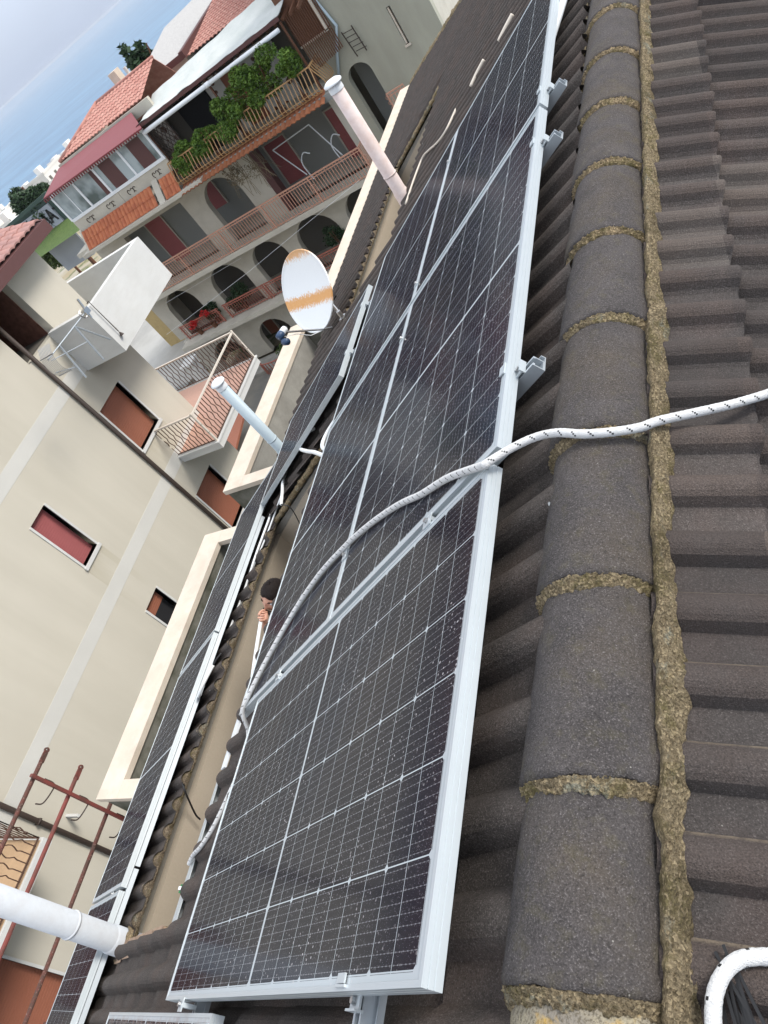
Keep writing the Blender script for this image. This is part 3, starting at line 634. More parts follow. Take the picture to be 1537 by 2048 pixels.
ti = MB(); 
for k_ in range(2): ti.tube([C_ + Vector((.09 + .02 * k_, -.03 - .01 * k_, -.03)), C_ + Vector((.15, -.01, -.025 + .02 * k_)), C_ + Vector((.20 + .02 * k_, .03, -.06))], .004, 6)
MT['blue'] = plain('blue_plastic_tie', (.02, .18, .5), .4, .4); tag(ti.build('cable_tie', MT['blue']), 'blue plastic tie at the foot of the thick white pipe', 'cable tie')

# satellite dish
dn = Vector((-.329, -.754, .561)).normalized(); dm = Vector((-.134, .627, .765)); dm = (dm - dn * dm.dot(dn)).normalized(); dx_ = dm.cross(dn)
dc = Vector((-3.68, 6.41, -1.83)); Rd = .43
dish = empty('satellite_dish', dc, 'white satellite dish with a band of orange rust, on the tiled roof', 'satellite dish')
m_ = MB(); prof = []
b0 = 0
def dpt(r, a, off): return dc + (dx_ * math.cos(a) * .93 + dm * math.sin(a)) * r * Rd - dn * (.075 * (1 - r * r)) + dn * off
NA = 48
for ring, (r, off) in enumerate([(.001, 0), (.2, 0), (.4, 0), (.6, 0), (.8, 0), (.93, 0), (.985, 0), (1.0, .006), (1.02, .004), (1.02, -.014), (1.0, -.016), (.98, -.008), (.8, -.006), (.5, -.006), (.001, -.006)]):
    for k_ in range(NA): m_.v.append(tuple(dpt(r, 2 * PI * k_ / NA, off)))
for i in range(14):
    for k_ in range(NA): m_.f.append((i * NA + k_, i * NA + (k_ + 1) % NA, (i + 1) * NA + (k_ + 1) % NA, (i + 1) * NA + k_)); m_.m.append(0)
k = NT('rusted_dish_white')
def dotp(vec, off=0.0):
    n = k.n.new('ShaderNodeVectorMath'); n.operation = 'DOT_PRODUCT'; k.link(k.co.outputs['Object'], n.inputs[0]); n.inputs[1].default_value = vec; return k.m('SUBTRACT', n.outputs['Value'], off)
dd = k.m('ADD', dotp(tuple(dm), dm.dot(dc)), k.m('MULTIPLY', dotp(tuple(dx_), dx_.dot(dc)), .30))
st1 = k.noise(1.0, 4, .7, scl=(60, 60, 12)); dd2 = k.m('ADD', dd, k.m('MULTIPLY', k.m('SUBTRACT', st1, .5), .20))
band = k.m('SUBTRACT', 1, k.ramp(k.m('ABSOLUTE', k.m('ADD', dd2, .09)), [(.045, 0), (.085, 1)]))
tope = k.ramp(dd2, [(.345, 0), (.40, .9)])
rst = k.mix(k.noise(30, 4), (.66, .28, .06), (.72, .40, .14)); col = k.mix(k.m('MULTIPLY', k.m('MAXIMUM', band, tope), .95), (.80, .82, .82), rst)
MT['dish'] = k.fin(col, .55, .4)
m_.build('reflector', MT['dish'], dish, smooth=True)
lnb = dc - dm * .37 + dn * .50 + dx_ * -.03; foot = dc - dm * .44 - dn * .02
a = MB(); a.tube([foot - dn * .1, foot, lnb - dn * .05], .011, 8); a.build('feed_arm', MT['steel'], dish)
a = MB(); q_ = (dc - dn * .04 - lnb).normalized(); a.lathe([(0, .07), (.032, .068), (.036, .05), (.036, .0), (.028, -.02), (0, -.02)], lnb, q_, 18); hd = a.build('feed_head', MT['white_metal'], dish, smooth=True)
MT['navy'] = plain('dark_blue_plastic', (.03, .06, .12), .4, .4)
a = MB(); a.lathe([(.0, .0), (.034, .0), (.040, -.01), (.040, -.07), (.02, -.08), (0, -.08)], lnb, q_, 14); a.lathe([(0, .0), (.036, .0), (.036, .07), (.0, .075)], lnb - q_ * .05 + dx_ * .02 - dm * .075, dx_ - dm * .4, 12); a.build('feed_body', MT['navy'], hd, smooth=True)
a = MB(); back = dc - dn * .12; mb_ = Vector((-3.33, 6.12, -2.16)); a.tube([back, back - dn * .06, mb_], .02, 8); a.tube([mb_ + Vector((0, 0, .12)), mb_ - Vector((0, 0, .2))], .024, 10); a.bar(mb_ + Vector((.0, -.05, .03)), mb_ + Vector((0, .05, .03)), .05, .03); a.build('mount_arm', MT['steel'], dish)
a = MB(); a.tube([lnb - q_ * .08, lnb + Vector((.05, .12, -.14)), lnb.lerp(foot, .5) + Vector((.02, .02, -.09)), foot - dn * .02], .004, 6); a.build('feed_cable', MT['conduit'], dish)

def bez(pts, n=10):
    """Catmull-Rom through the points"""
    P = [Vector(p) for p in pts]; P = [P[0] * 2 - P[1]] + P + [P[-1] * 2 - P[-2]]; out = []
    for i in range(1, len(P) - 2):
        for k_ in range(n):
            t = k_ / n; a, b_, c, d = P[i - 1:i + 3]
            out.append(.5 * ((2 * b_) + (c - a) * t + (2 * a - 5 * b_ + 4 * c - d) * t * t + (3 * b_ - a - 3 * c + d) * t ** 3))
    out.append(P[-2]); return out
def rope(pts, r, label):
    t = empty('rope', pts[0], label, 'rope'); path = bez(pts, 14)
    # resample evenly
    L = [0]; 
    for a, b_ in zip(path[:-1], path[1:]): L.append(L[-1] + (b_ - a).length)
    step = r * .42; n = int(L[-1] / step); out = []; j = 0
    for i in range(n + 1):
        s_ = i * step
        while j < len(L) - 2 and L[j + 1] < s_: j += 1
        f = (s_ - L[j]) / max(1e-6, L[j + 1] - L[j]); out.append(path[j].lerp(path[j + 1], min(1, f)))
    mb = MB(); nn = 16; x = None; b0 = 0
    for i, p in enumerate(out):
        tt = (out[min(i + 1, n)] - out[max(0, i - 1)]).normalized()
        if x is None: x = tt.orthogonal().normalized()
        x = (x - tt * x.dot(tt)).normalized(); y = tt.cross(x)
        for k_ in range(nn):
            a = 2 * PI * k_ / nn; br = math.sin(i * 1.15 + 4 * a) * math.sin(i * 1.15 - 4 * a); rr = r * (1 + .05 * br + .05 * noise.noise(p * 160 + Vector((k_ * .3, 0, 0))))
            mb.v.append(tuple(p + (x * math.cos(a) + y * math.sin(a)) * rr))
    for i in range(n):
        for k_ in range(nn):
            mb.f.append((i * nn + k_, i * nn + (k_ + 1) % nn, (i + 1) * nn + (k_ + 1) % nn, (i + 1) * nn + k_))
            mb.m.append(1 if (i % 9 < 3 and (k_ - (i % 9)) % 8 == 2) else 0)
    mb.build('braided_sheath', [MT['ropew'], MT['black']], t, smooth=True)
    fz = MB()                                     # fuzz of loose fibres
    for i in range(0, n, 2):
        p = out[i]; 
        for _ in range(2):
            d = Vector((random.gauss(0, 1), random.gauss(0, 1), random.gauss(0, 1))).normalized(); a_ = p + d * r * .9; c = a_ + d * r * random.uniform(.1, .42) + Vector((random.gauss(0, 1), random.gauss(0, 1), random.gauss(0, 1))) * r * .12
            w_ = d.orthogonal().normalized() * .00022; fz.add([a_ - w_, a_ + w_, c], [(0, 1, 2)])
    fz.build('loose_fibres', MT['ropew'], t)
    return t
MT['ropew'] = plaster('white_nylon_rope', (.66, .66, .65), .10, 90, None, 420, 1.0)
rh = .0115
pts = [RR(1.30, .52, -.088), RR(1.215, .40, -.088), RR(1.14, .285, -.078), Vector((.372, 1.072, -.052)), Vector((.335, 1.045, -.030)), Vector((.28, 1.028, -.004)), Vector((.225, 1.035, .006)), Vector((.165, 1.065, .003)), Vector((.11, 1.075, .000)), Vector((.055, 1.055, .006)), RP(1.01, -.015, .018),
       RP(1.02, .0, rh + .002), RP(1.12, .19, rh), RP(1.18, .36, rh), RP(1.25, .52, rh), RP(1.31, .70, rh), RP(1.35, .86, rh), RP(1.372, .99, rh), RP(1.39, 1.26, rh), RP(1.34, 1.51, rh), RP(1.23, 1.74, rh), RP(1.12, 1.89, rh), RP(1.055, 1.97, .004), RP(1.0, 2.03, -.06), RP(.9, 2.10, -.088), RP(.76, 2.21, -.09), RP(.66, 2.30, -.088), RP(.60, 2.42, -.085), RP(.585, 2.55, -.088), RP(.56, 2.63, -.095)]
rope(pts, .0098, 'long white rope with black flecks crossing the ridge tiles and the solar panels')
C0 = RR(.045, .275, -.10)
cp = []
for i in range(9):
    a = -1.75 + 2 * PI * i / 8 * .93; cp.append(RR(.035 + .085 * math.sin(a) * 1.0 - .02, .325 + .1 * -math.cos(a) * 1.0, -.084 + .014 * (i % 2)))
rope([RR(-.16, .245, -.09), RR(-.08, .20, -.088), RR(-.01, .180, -.086), RR(.045, .182, -.084), RR(.085, .210, -.083), RR(.10, .262, -.085), RR(.105, .33, -.085), RR(.10, .42, -.085)], .0105, 'curled end of white rope lying on the tiles at the bottom right corner')
rope([RR(-.06, .36, -.085), RR(.02, .275, -.083), RR(.043, .30, -.084), RR(.04, .40, -.085)], .0085, 'short bit of white rope showing beside the black cable ties at the lower right edge')
zt = MB()
for i in range(16):
    a0 = RR(.105 - random.uniform(0, .04), .190 + random.uniform(-.004, .022), -.104 + .004 * (i % 4)); a1 = RR(-.09, .215 + .006 * i + random.uniform(-.006, .006), -.108 + .003 * (i % 5))
    zt.bar(a0, a1, .0042, .0013, up=(0, 0, 1)); dd_ = (a1 - a0).normalized()
tag(zt.build('cable_ties', MT['black']), 'bunch of black plastic cable ties under the curled rope', 'cable ties')

# conduits and cables
CABLE = [RP(6.0, 2.42, -.10), RP(6.30, 2.33, -.088), RP(6.50, 2.24, -.086), RP(6.35, 2.08, -.086), RP(6.05, 1.84, -.086), RP(5.92, 1.66, -.086), RP(6.08, 1.54, -.09)]
CAB2 = [RP(5.93, 1.28, -.088), RP(5.99, 1.20, -.086), RP(6.03, 1.11, -.088)]; CAB3 = [RP(5.76, .86, -.088), RP(5.80, .78, -.086), RP(5.84, .70, -.088)]
def cable(pts, r, mat, label, name='conduit', cat='conduit', n=8): return tag(MB().tube(bez(pts, n), r, 10).build(name, mat, smooth=True), label, cat)
cable([RP(3.75, 3.10, -.07), RP(3.84, 3.30, -.055), RP(3.66, 3.26, -.045), RP(3.36, 2.92, -.045), RP(3.12, 2.62, -.05), RP(2.85, 2.3, -.07)], .014, MT['conduit'], 'bent white conduit looping out by the lower panels above the light well end')
cable([RP(3.2, 2.20, -.07), RP(3.13, 2.40, -.055), RP(3.03, 2.43, -.055), RP(2.88, 2.28, -.07)], .013, MT['conduit'], 'small white conduit loop against the lower panel edge')
cable([RP(1.90, 4.12, -.07), RP(1.85, 4.02, -.05), RP(1.90, 3.92, -.04), RP(2.02, 3.84, -.05)], .011, MT['conduit'], 'short hooked white conduit with a black tip at the edge of the light well')
cable([RP(2.02, 3.84, -.05), RP(2.06, 3.81, -.055), RP(2.10, 3.79, -.07)], .007, MT['black'], 'black cable tip coming out of the hooked conduit', 'cable', 'cable')
cable([RP(3.45, 3.93, -.09), RP(3.1, 4.04, -.10), RP(2.8, 4.14, -.12), RP(2.4, 4.2, -.12)], .009, MT['conduit'], 'long white conduit hanging under the panels past the light well')
cable([RP(3.56, 3.78, -.10), RP(3.3, 3.96, -.12), RP(3.0, 4.12, -.12)], .007, MT['conduit'], 'second thinner conduit under the panels past the light well')
cable([RP(3.80, 3.76, -.07), RP(3.60, 3.66, -.06), RP(3.38, 3.50, -.06), RP(3.16, 3.35, -.06)], .012, MT['conduit'], 'white conduit stub at the far edge of the light well')
cable([RP(3.16, 3.35, -.06), RP(3.12, 3.32, -.16), Vector((-3.0, 3.15, -2.4)), Vector((-2.9, 2.95, -2.7))], .004, MT['black'], 'thin black cable hanging into the light well', 'cable', 'cable')
cable([RP(1.28, 3.98, -.12), RP(1.2, 3.93, -.16), Vector((-3.33, 1.12, -2.32)), Vector((-3.33, 1.1, -2.38))], .006, MT['black'], 'short black cable with a plug hanging over the light well edge', 'cable', 'cable')
cable([RP(3.55, .10, -.06), RP(4.2, -.09, -.05), RP(5.0, -.14, -.05)], .017, MT['white_metal'], 'white conduit beyond the far panels beside the ridge tiles')
cable(CABLE, .009, MT['ivory'], 'cream cable snaking down the tiles beyond the far panels')
cable(CAB2, .013, MT['ivory'], 'short cream cable piece above the snaking one, beside the far panel edge')
cable(CAB3, .015, MT['ivory'], 'uppermost short cream cable piece, near the top edge of the photo')

# ------------------------------------------------------------------ rusty scaffold at the lower left
SX = -6.3
sc = empty('scaffold', (SX, 1.6, -12.4), 'rusty scaffold poles wired to an upright outside the parapet', 'scaffold')
def pole(y0, y1, z, mat, dx=0.0, tip=True):
    a = MB(); a.tube([(SX + dx, y0, z - .04), (SX + dx, y1 - .1, z)], .021, 10)
    if tip:
        a.slab([(SX + dx, y1 - .12, z - .026), (SX + dx, y1 - .02, z - .024), (SX + dx, y1 + .0, z), (SX + dx, y1 - .02, z + .024), (SX + dx, y1 - .12, z + .026)], (.012, 0, 0)); a.lathe([(.026, -.006), (.026, .014), (.013, .014), (.013, -.006)], (SX + dx, y1, z), (1, 0, 0), 14)
    a.build('pole', mat, sc)
pole(-2.2, 1.94, -2.83, MT['rust']); pole(-2.2, 1.94, -3.25, MT['redsteel']); pole(-2.2, 1.95, -3.74, MT['rust']); pole(-2.2, .02, -3.92, MT['rust'], .06, False)
a = MB(); a.bar((SX + .05, 1.67, -2.77), (SX + .05, 1.66, -12.3), .045, .03, up=(0, 1, 0)); a.build('upright', MT['redsteel'], sc)
for z in (-2.95, -3.37, -3.86):
    a = MB(); a.tube(bez([(SX + .02, 1.70, z + .02), (SX + .05, 1.69, z - .07), (SX + .05, 1.64, z - .09), (SX + .04, 1.50, z - .06), (SX + .02, 1.47, z - .0)], 5), .007, 6); a.build('wire_tie', MT['iron'], sc)

# ------------------------------------------------------------------ worker in the light well
R0 = cx_; R1 = cy_; TC = -cz_
per = empty('person', (-2.72, 2.45, -3.62), 'man with short dark hair in the light well, holding a white pipe', 'person')
H0 = Vector((-2.7050, 2.3872, -1.8530))
hu = (-R1 * .74 + TC * .66 + R0 * -.06).normalized(); hf = (-R0 * .46 + R1 * .55 + TC * .60); hf = (hf - hu * hf.dot(hu)).normalized(); hr = hf.cross(hu)
def HP(x, y, z): return H0 + hr * x + hf * y + hu * z      # x to the side, y to the face, z to the crown
def skin_mesh(name, nodes, edges, mat, parent, root=0, lv=2):
    me = bpy.data.meshes.new(name); me.from_pydata([n[0] for n in nodes], edges, [])
    o = bpy.data.objects.new(name, me); COL.objects.link(o)
    sm = o.modifiers.new('skin', 'SKIN'); sm.use_smooth_shade = True
    for i, n in enumerate(nodes):
        r = n[1]; me.skin_vertices[0].data[i].radius = (r, r) if not isinstance(r, tuple) else r; me.skin_vertices[0].data[i].use_root = (i == root)
    su = o.modifiers.new('sub', 'SUBSURF'); su.levels = lv; su.render_levels = lv
    me.materials.append(mat); place(o, parent); return o
neck = HP(0, -.035, -.15); chest = Vector((-2.62, 2.42, -2.42)); pel = Vector((-2.55, 2.50, -2.83)); 
shL = Vector((-2.66, 2.26, -2.22)); shR = Vector((-2.47, 2.60, -2.24))
hand = Vector((-2.7517, 2.1978, -1.8688)); elb = Vector((-2.8086, 2.1684, -2.1300))
body = [(pel, .135), (chest - Vector((0, 0, .17)), .125), (chest, .15), (chest + Vector((.0, 0, .17)), .11), (neck, .055),
        (shL, .07), (elb, .045), (shR, .07), (shR + Vector((.06, .1, -.3)), .045), (shR + Vector((-.1, .02, -.5)), .035),
        (pel + Vector((-.02, -.1, -.05)), .095), (Vector((-2.6, 2.36, -3.2)), .065), (Vector((-2.6, 2.36, -3.54)), .045), (pel + Vector((.0, .1, -.05)), .095), (Vector((-2.55, 2.64, -3.2)), .065), (Vector((-2.55, 2.64, -3.54)), .045), (Vector((-2.72, 2.36, -3.58)), .04), (Vector((-2.67, 2.64, -3.58)), .04)]
skin_mesh('clothed_body', body, [(0, 1), (1, 2), (2, 3), (3, 4), (3, 5), (5, 6), (3, 7), (7, 8), (8, 9), (0, 10), (10, 11), (11, 12), (0, 13), (13, 14), (14, 15), (12, 16), (15, 17)], MT['cloth'], per)
# head
def head():
    mb = MB(); n1, n2 = 40, 30
    def fn(s, t):
        a = 2 * PI * s; b_ = PI * t; z = math.cos(b_); r = math.sin(b_); x = r * math.sin(a); y = r * math.cos(a)
        X = .076 * x; Y = .097 * y; Z = .118 * z
        if z < 0: X *= 1 - .42 * (-z) ** 1.3; Y = Y * (1 - .22 * -z) + (.012 * -z)
        if y > 0:
            f = max(0, y)
            g = lambda cx, cz, sx, sz: math.exp(-((X - cx) / sx) ** 2 - ((Z - cz) / sz) ** 2)
            Y += .027 * g(0, -.032, .012, .018) * f + .012 * g(0, -.008, .009, .02) * f + .008 * g(0, .022, .04, .010) * f + .007 * g(0, -.066, .022, .009) * f + .006 * g(0, -.098, .018, .014) * f
            Y -= .013 * (g(.030, .004, .016, .011) + g(-.030, .004, .016, .011)) * f; Y += .006 * (g(.04, -.03, .02, .016) + g(-.04, -.03, .02, .016)) * f
        return HP(X, Y, Z)
    mb.grid(fn, n1, n2)
    for s_ in (1, -1):                              # ears
        b0 = len(mb.v); 
        for i in range(9):
            for j in range(7):
                a = 2 * PI * i / 8; b_ = PI * j / 6; mb.v.append(tuple(HP(s_ * (.077 + .008 * math.cos(b_)), -.008 + .016 * math.sin(b_) * math.cos(a), -.006 + .031 * math.sin(b_) * math.sin(a))))
        for i in range(8):
            for j in range(6): a = b0 + i * 7 + j; mb.f.append((a, a + 7, a + 8, a + 1)); mb.m.append(0)
    mb.tube([HP(0, -.02, -.06), HP(0, -.03, -.12), neck], [.052, .054, .06], 16)
    return mb.build('head', MT['skin'], per, smooth=True)
hd_ = head()
mb = MB()
def hfn(s, t):
    a = 2 * PI * s; b_ = t * (1.40 + .82 * (1 if math.cos(a) < -.2 else max(0, (.35 - math.cos(a)) / .55)) - .22 * max(0, math.cos(a)) - .12 * math.exp(-((math.sin(a) - .0) / .3) ** 2) * max(0, math.cos(a)))
    z = math.cos(b_); r = math.sin(b_); k_ = 1.0 + .015 * noise.noise(Vector((a * 4, b_ * 5, 0)))
    th = .008 * min(1, (1 - t) * 7) + .001
    X = (.076 + th) * r * math.sin(a) * k_; Y = (.097 + th) * r * math.cos(a) * k_; Z = (.118 + th) * z * k_
    if z < 0: X *= 1 - .36 * (-z) ** 1.3
    return HP(X, Y, Z)
mb.grid(hfn, 48, 22)
rh_ = random.Random(3)
for _ in range(2600):
    q_ = hfn(rh_.random(), rh_.uniform(.05, 1.0)); nrm_ = (q_ - H0).normalized(); tip = q_ + nrm_ * rh_.uniform(.002, .007) + Vector((rh_.gauss(0, 1), rh_.gauss(0, 1), rh_.gauss(0, 1))) * .0035 - hu * .003; w_ = nrm_.orthogonal().normalized() * .0009
    mb.add([q_ - w_, q_ + w_, tip], [(0, 1, 2)])
mb.build('hair', MT['hair'], per, smooth=True)
mb = MB()
for s_ in (1, -1):
    mb.tube([HP(s_ * .012, .096, .022), HP(s_ * .03, .094, .028), HP(s_ * .046, .080, .024)], [.003, .0042, .002], 6)
mb.tube([HP(-.032, .095, -.052), HP(0, .108, -.048), HP(.032, .095, -.052)], [.004, .007, .004], 8)
mb.build('eyebrows_and_moustache', MT['hair'], per)
mb = MB()
for s_ in (1, -1): mb.lathe([(.001, .006), (.007, .004), (.011, 0)], HP(s_ * .030, .0795, .004), hf, 12)
mb.build('eyes', MT['white_metal'], per, smooth=True)
# forearm and fist round the pipe
pd = (Vector((-2.5906, 1.5529, -1.8295)) - Vector((-2.7482, 2.1669, -1.8628))).normalized()
pa = Vector((-2.7517, 2.2264, -1.8459))
sd_ = pd.cross(TC).normalized(); fo = TC
nodes = [(elb, .04), (elb.lerp(hand, .55), .033), (elb.lerp(hand, .85), .026), (hand, (.040, .028))]; edges = [(0, 1), (1, 2), (2, 3)]
arm = skin_mesh('forearm', nodes, edges, MT['skin'], per)
def finger(base, i, ln):
    ang = [0, 1.0, 2.0, 3.0]; pts_ = []
    rr = .030
    for k_ in range(6):
        a = -1.2 + k_ * .75 * ln; pts_.append(base + sd_ * rr * -math.cos(a) + fo * rr * math.sin(a))
    return pts_
hn = [(hand, .026), (pa - pd * .034 - sd_ * .028, .018), (pa + pd * .036 - sd_ * .028, .018), (pa - sd_ * .034, .024)]; he = [(0, 3), (3, 1), (3, 2)]
palm = skin_mesh('palm', hn, he, MT['skin'], arm)
for i, ln in enumerate((.92, 1.0, .97, .82)):
    base = pa + pd * (-.033 + .022 * i); p_ = finger(base, i, ln); skin_mesh('finger', [(q_, .0098 - .0006 * j) for j, q_ in enumerate(p_)], [(j, j + 1) for j in range(5)], MT['skin'], arm)
th_ = [pa - pd * .04 - sd_ * .02 + fo * .005, pa - pd * .055 + fo * .022 - sd_ * .008, pa - pd * .04 + fo * .036 + sd_ * .008, pa - pd * .012 + fo * .04 + sd_ * .014]
skin_mesh('thumb', [(q_, .0112 - .0006 * j) for j, q_ in enumerate(th_)], [(0, 1), (1, 2), (2, 3)], MT['skin'], arm)
tag(MB().tube([pa - pd * .03, pa, pa + pd * .3, Vector((-2.6254, 1.5710, -1.8605)), Vector((-2.5959, 1.3553, -1.8040))], .0125, 12).build('pipe', MT['conduit'], smooth=True), 'white pipe held up by the man in the light well', 'pipe')
mb = MB(); mb.bar(HP(.02, .115, -.075), HP(-.07, .112, -.045), .018, .014); tag(mb.build('hand_tool', MT['black']), 'black tool in front of the mouth of the man', 'tool')

stp = empty('trestle', (-2.6, 2.5, -6.6), 'wooden trestle the man stands on in the light well', 'trestle')
a = MB(); a.box(-2.95, -2.35, 2.1, 2.9, -3.66, -3.62); a.build('plank', MT['brownwood'], stp)
for x in (-2.92, -2.38):
    for y in (2.13, 2.87): a = MB(); a.box(x - .03, x + .03, y - .03, y + .03, -6.6, -3.66); a.build('leg', MT['brownwood'], stp)
# ------------------------------------------------------------------ ground, street, sea
def struct(o): o['kind'] = 'structure'; return o
g = MB()
def ground(s, t):
    a = PI * (0.02 + .96 * s) + PI * .0; r = 2 + 420 * t ** 2.2; x = -r * math.sin(a) ; y = 8 - r * math.cos(a) * 1.0
    d = math.hypot(x, y); z = -12.4 - max(0, d - 30) * .06 - max(0, d - 350) * .5; z = max(z, -50)
    return (x, y, z + (.5 * noise.noise(Vector((x * .04, y * .04, 0))) if d > 34 else 0))
g.grid(ground, 60, 60)
k = NT('dry_ground'); col = k.mix(k.ramp(k.noise(.12, 6, .6), [(.4, 0), (.6, 1)]), (.30, .25, .16), (.36, .33, .27)); col = k.mix(k.ramp(k.noise(.3, 6, .65), [(.54, 0), (.62, .8)]), col, (.07, .10, .03)); MT['earth'] = k.fin(col, .95, .1)
struct(g.build('terrain', MT['earth'], smooth=True))
g = MB(); g.box(-1000, 60, -200, 60, -12.9, -12.41) if False else None
st = MB(); st.quad((-12.5, -30, -12.38), (-5.3, -30, -12.38), (-5.3, 60, -12.38), (-12.5, 60, -12.38)); st.quad((-60, 16.5, -12.376), (-12.4, 16.5, -12.376), (-12.4, 24.6, -12.376), (-60, 24.6, -12.376))
struct(st.build('street', plaster('worn_asphalt', (.17, .165, .15), .15, .8, ((.26, .23, .18), .8, .5), 30, .4)))
st = MB(); st.box(-12.6, -11.6, -20, 12.6, -12.4, -12.25); st.box(-26, -5.3, 24.3, 25.5, -12.4, -12.24); struct(st.build('pavement', MT['stain2']))
se = MB(); se.quad((-40000, -40000, -46), (40000, -40000, -46), (40000, 40000, -46), (-40000, 40000, -46))
k = NT('sea_water'); nn_ = k.noise(.010, 7, .68, scl=(1, 2.6, 1)); col = k.mix(k.ramp(nn_, [(.38, 0), (.64, 1)]), (.03, .11, .21), (.075, .20, .32)); k.bump(k.noise(.5, 6, .7), .35, .5); MT['sea'] = k.fin(col, .35, .35)
struct(se.build('sea', MT['sea']))

# ------------------------------------------------------------------ cream house across the street
KC = 1.2435
def CY(y): return -.147 + (y + .147) * KC
def CZ(z): return 1.085 + (z - 1.085) * KC
FX = -12.6
ch_ = empty('apartment_house', (FX, 5, -12.4), 'cream rendered house with pale bands, dark downpipes and corner balconies', 'house')
wins = [(7.28, 7.84, -5.40, -4.03), (7.28, 7.86, -8.35, -7.09), (10.50, 11.50, -5.33, -4.04), (10.55, 11.55, -8.5, -7.08), (-1.6, .66, -9.4, -7.15), (.2, 1.7, -6.24, -4.2)]
logg = (10.22, 11.38, -2.33, -.95)
wall2d('wall', rect(-12, 12.35, -12.4, -.95 + .1), [rect(*w_) for w_ in wins] + [rect(logg[0], logg[1], logg[2], logg[3] - .02)], .24, (FX - .12, 0, 0), (0, 1, 0), (0, 0, 1), MT['creamw'], ch_)
a = MB(); a.box(-22, -12.6, 12.35, 12.6, -12.4, -.9); a.box(-22, -21.8, -12, 12.4, -12.4, -1); a.box(-22, -12.84, -12, -11.8, -12.4, -.5); a.build('side_wall', MT['cream'], ch_)
a = MB(); a.box(FX, FX + .004, -12, 12.6, -3.33, -3.03); a.box(FX, FX + .004, -12, 12.6, -6.36, -6.04); a.box(FX, FX + .004, -12, 12.6, -9.4, -9.1); a.build('floor_band', MT['band'], ch_)
for i, (y0, y1, z0, z1) in enumerate(wins):
    f = MB(); f.box(FX - .24, FX + .02, y0 - .05, y0, z0 - .05, z1 + .0); f.box(FX - .24, FX + .02, y1, y1 + .05, z0 - .05, z1 + .0); f.box(FX - .24, FX + .05, y0 - .06, y1 + .06, z0 - .07, z0)
    sh = MB(); sx = FX - .15; sh.box(sx - .03, sx, y0, y1, z0 if i != 1 else z0 + .9, z1)
    for j in range(int((z1 - z0) / .055)): 
        zz = z0 + .055 * j
        if i != 1 or zz > z0 + .9: sh.box(sx, sx + .006, y0, y1, zz, zz + .04)
    wd = sh.build('shutter', MT['pink'] if i == 0 else MT['orange'], ch_)
    f.build('frame', MT['white_conc'], wd)
    if i == 1: d = MB(); d.box(sx - .05, sx - .02, y0, y1, z0, z0 + .9); d.build('pane', MT['dark'], wd)
# attic loggia: brick reveal and dark inside
a = MB(); a.box(FX - 1.6, FX - .24, 11.36, 11.40, -2.33, -.97); a.build('brick_reveal', MT['brick'], ch_)
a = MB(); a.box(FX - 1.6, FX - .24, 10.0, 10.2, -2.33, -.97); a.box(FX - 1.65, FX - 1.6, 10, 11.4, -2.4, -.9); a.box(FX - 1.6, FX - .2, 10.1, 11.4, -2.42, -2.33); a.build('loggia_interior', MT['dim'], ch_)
# projecting roof: soffit, fascia, tiles
a = MB(); a.slab([(-12.02, -13, -.98), (-12.02, 12.8, -.98), (-12.9, 12.8, -.86), (-12.9, -13, -.86)], (0, 0, .03)); a.build('soffit', MT['cream'], ch_)
a = MB(); a.box(-12.03, -11.97, -13, 12.85, -1.0, -.76); a.slab([(-12.0, 12.82, -1.0), (-12.0, 12.82, -.76), (-17.5, 12.82, .70), (-17.5, 12.82, .46)], (0, .05, 0)); a.build('fascia', MT['brown'], ch_)
def tiled(name, o, eu, ev, nu_, lu, lv, mat, parent, amp=.03, course=.33, per=.2, lift=.022, clip=None):
    """pan tiles: rolls run along ev (down the slope), courses stacked along it"""
    o = Vector(o); eu = Vector(eu).normalized(); ev = Vector(ev).normalized(); n = eu.cross(ev).normalized()
    if n.z < 0: n = -n
    mb = MB(); nc = max(1, int(lv / course)); k6 = 6
    cols = int(lu / per) * k6
    for c in range(nc):
        b0 = len(mb.v); sh = .5 * per * (c % 2) * 0
        for i in range(cols + 1):
            u = i * per / k6; ph = (u / per) % 1; h = amp * abs(math.sin(PI * ph)) ** .8
            for v, hh in ((c * course - .02, 0), ((c + 1) * course, lift), ((c + 1) * course + .002, -.01)):
                mb.v.append(tuple(o + eu * u + ev * v + n * (h + hh)))
        for i in range(cols):
            if clip and not clip((i + .5) * per / k6, (c + .5) * course): continue
            for j in range(2): a_ = b0 + i * 3 + j; mb.f.append((a_, a_ + 1, a_ + 4, a_ + 3)); mb.m.append(0)
    return mb.build(name, mat, parent)
tiled('roof', (-17.5, 12.82, .74), (0, -1, 0), (5.5, 0, -1.48), 0, 13, 5.75, MT['mauvetile'], ch_, .035, .33, .21)
a = MB(); a.slab([(-12.0, 12.8, -.78), (-17.5, 12.8, .68), (-17.5, -13, .68), (-12.0, -13, -.78)], (0, 0, -.05)); a.build('roof_underlay', MT['brown'], ch_)
# downpipes
a = MB(); a.tube([(FX + .05, CY(8.3), -.95), (FX + .05, CY(8.3), -12.3)], .05, 10); a.build('downpipe', MT['iron'], ch_, smooth=True)
a = MB(); a.tube([(FX + .05, 2.69, -1), (FX + .05, 2.69, -12.3)], .05, 10)
for z in (-6.8, -3.5): a.box(FX, FX + .11, 2.63, 2.75, z, z + .03)
a.build('downpipe', MT['iron'], ch_, smooth=True)
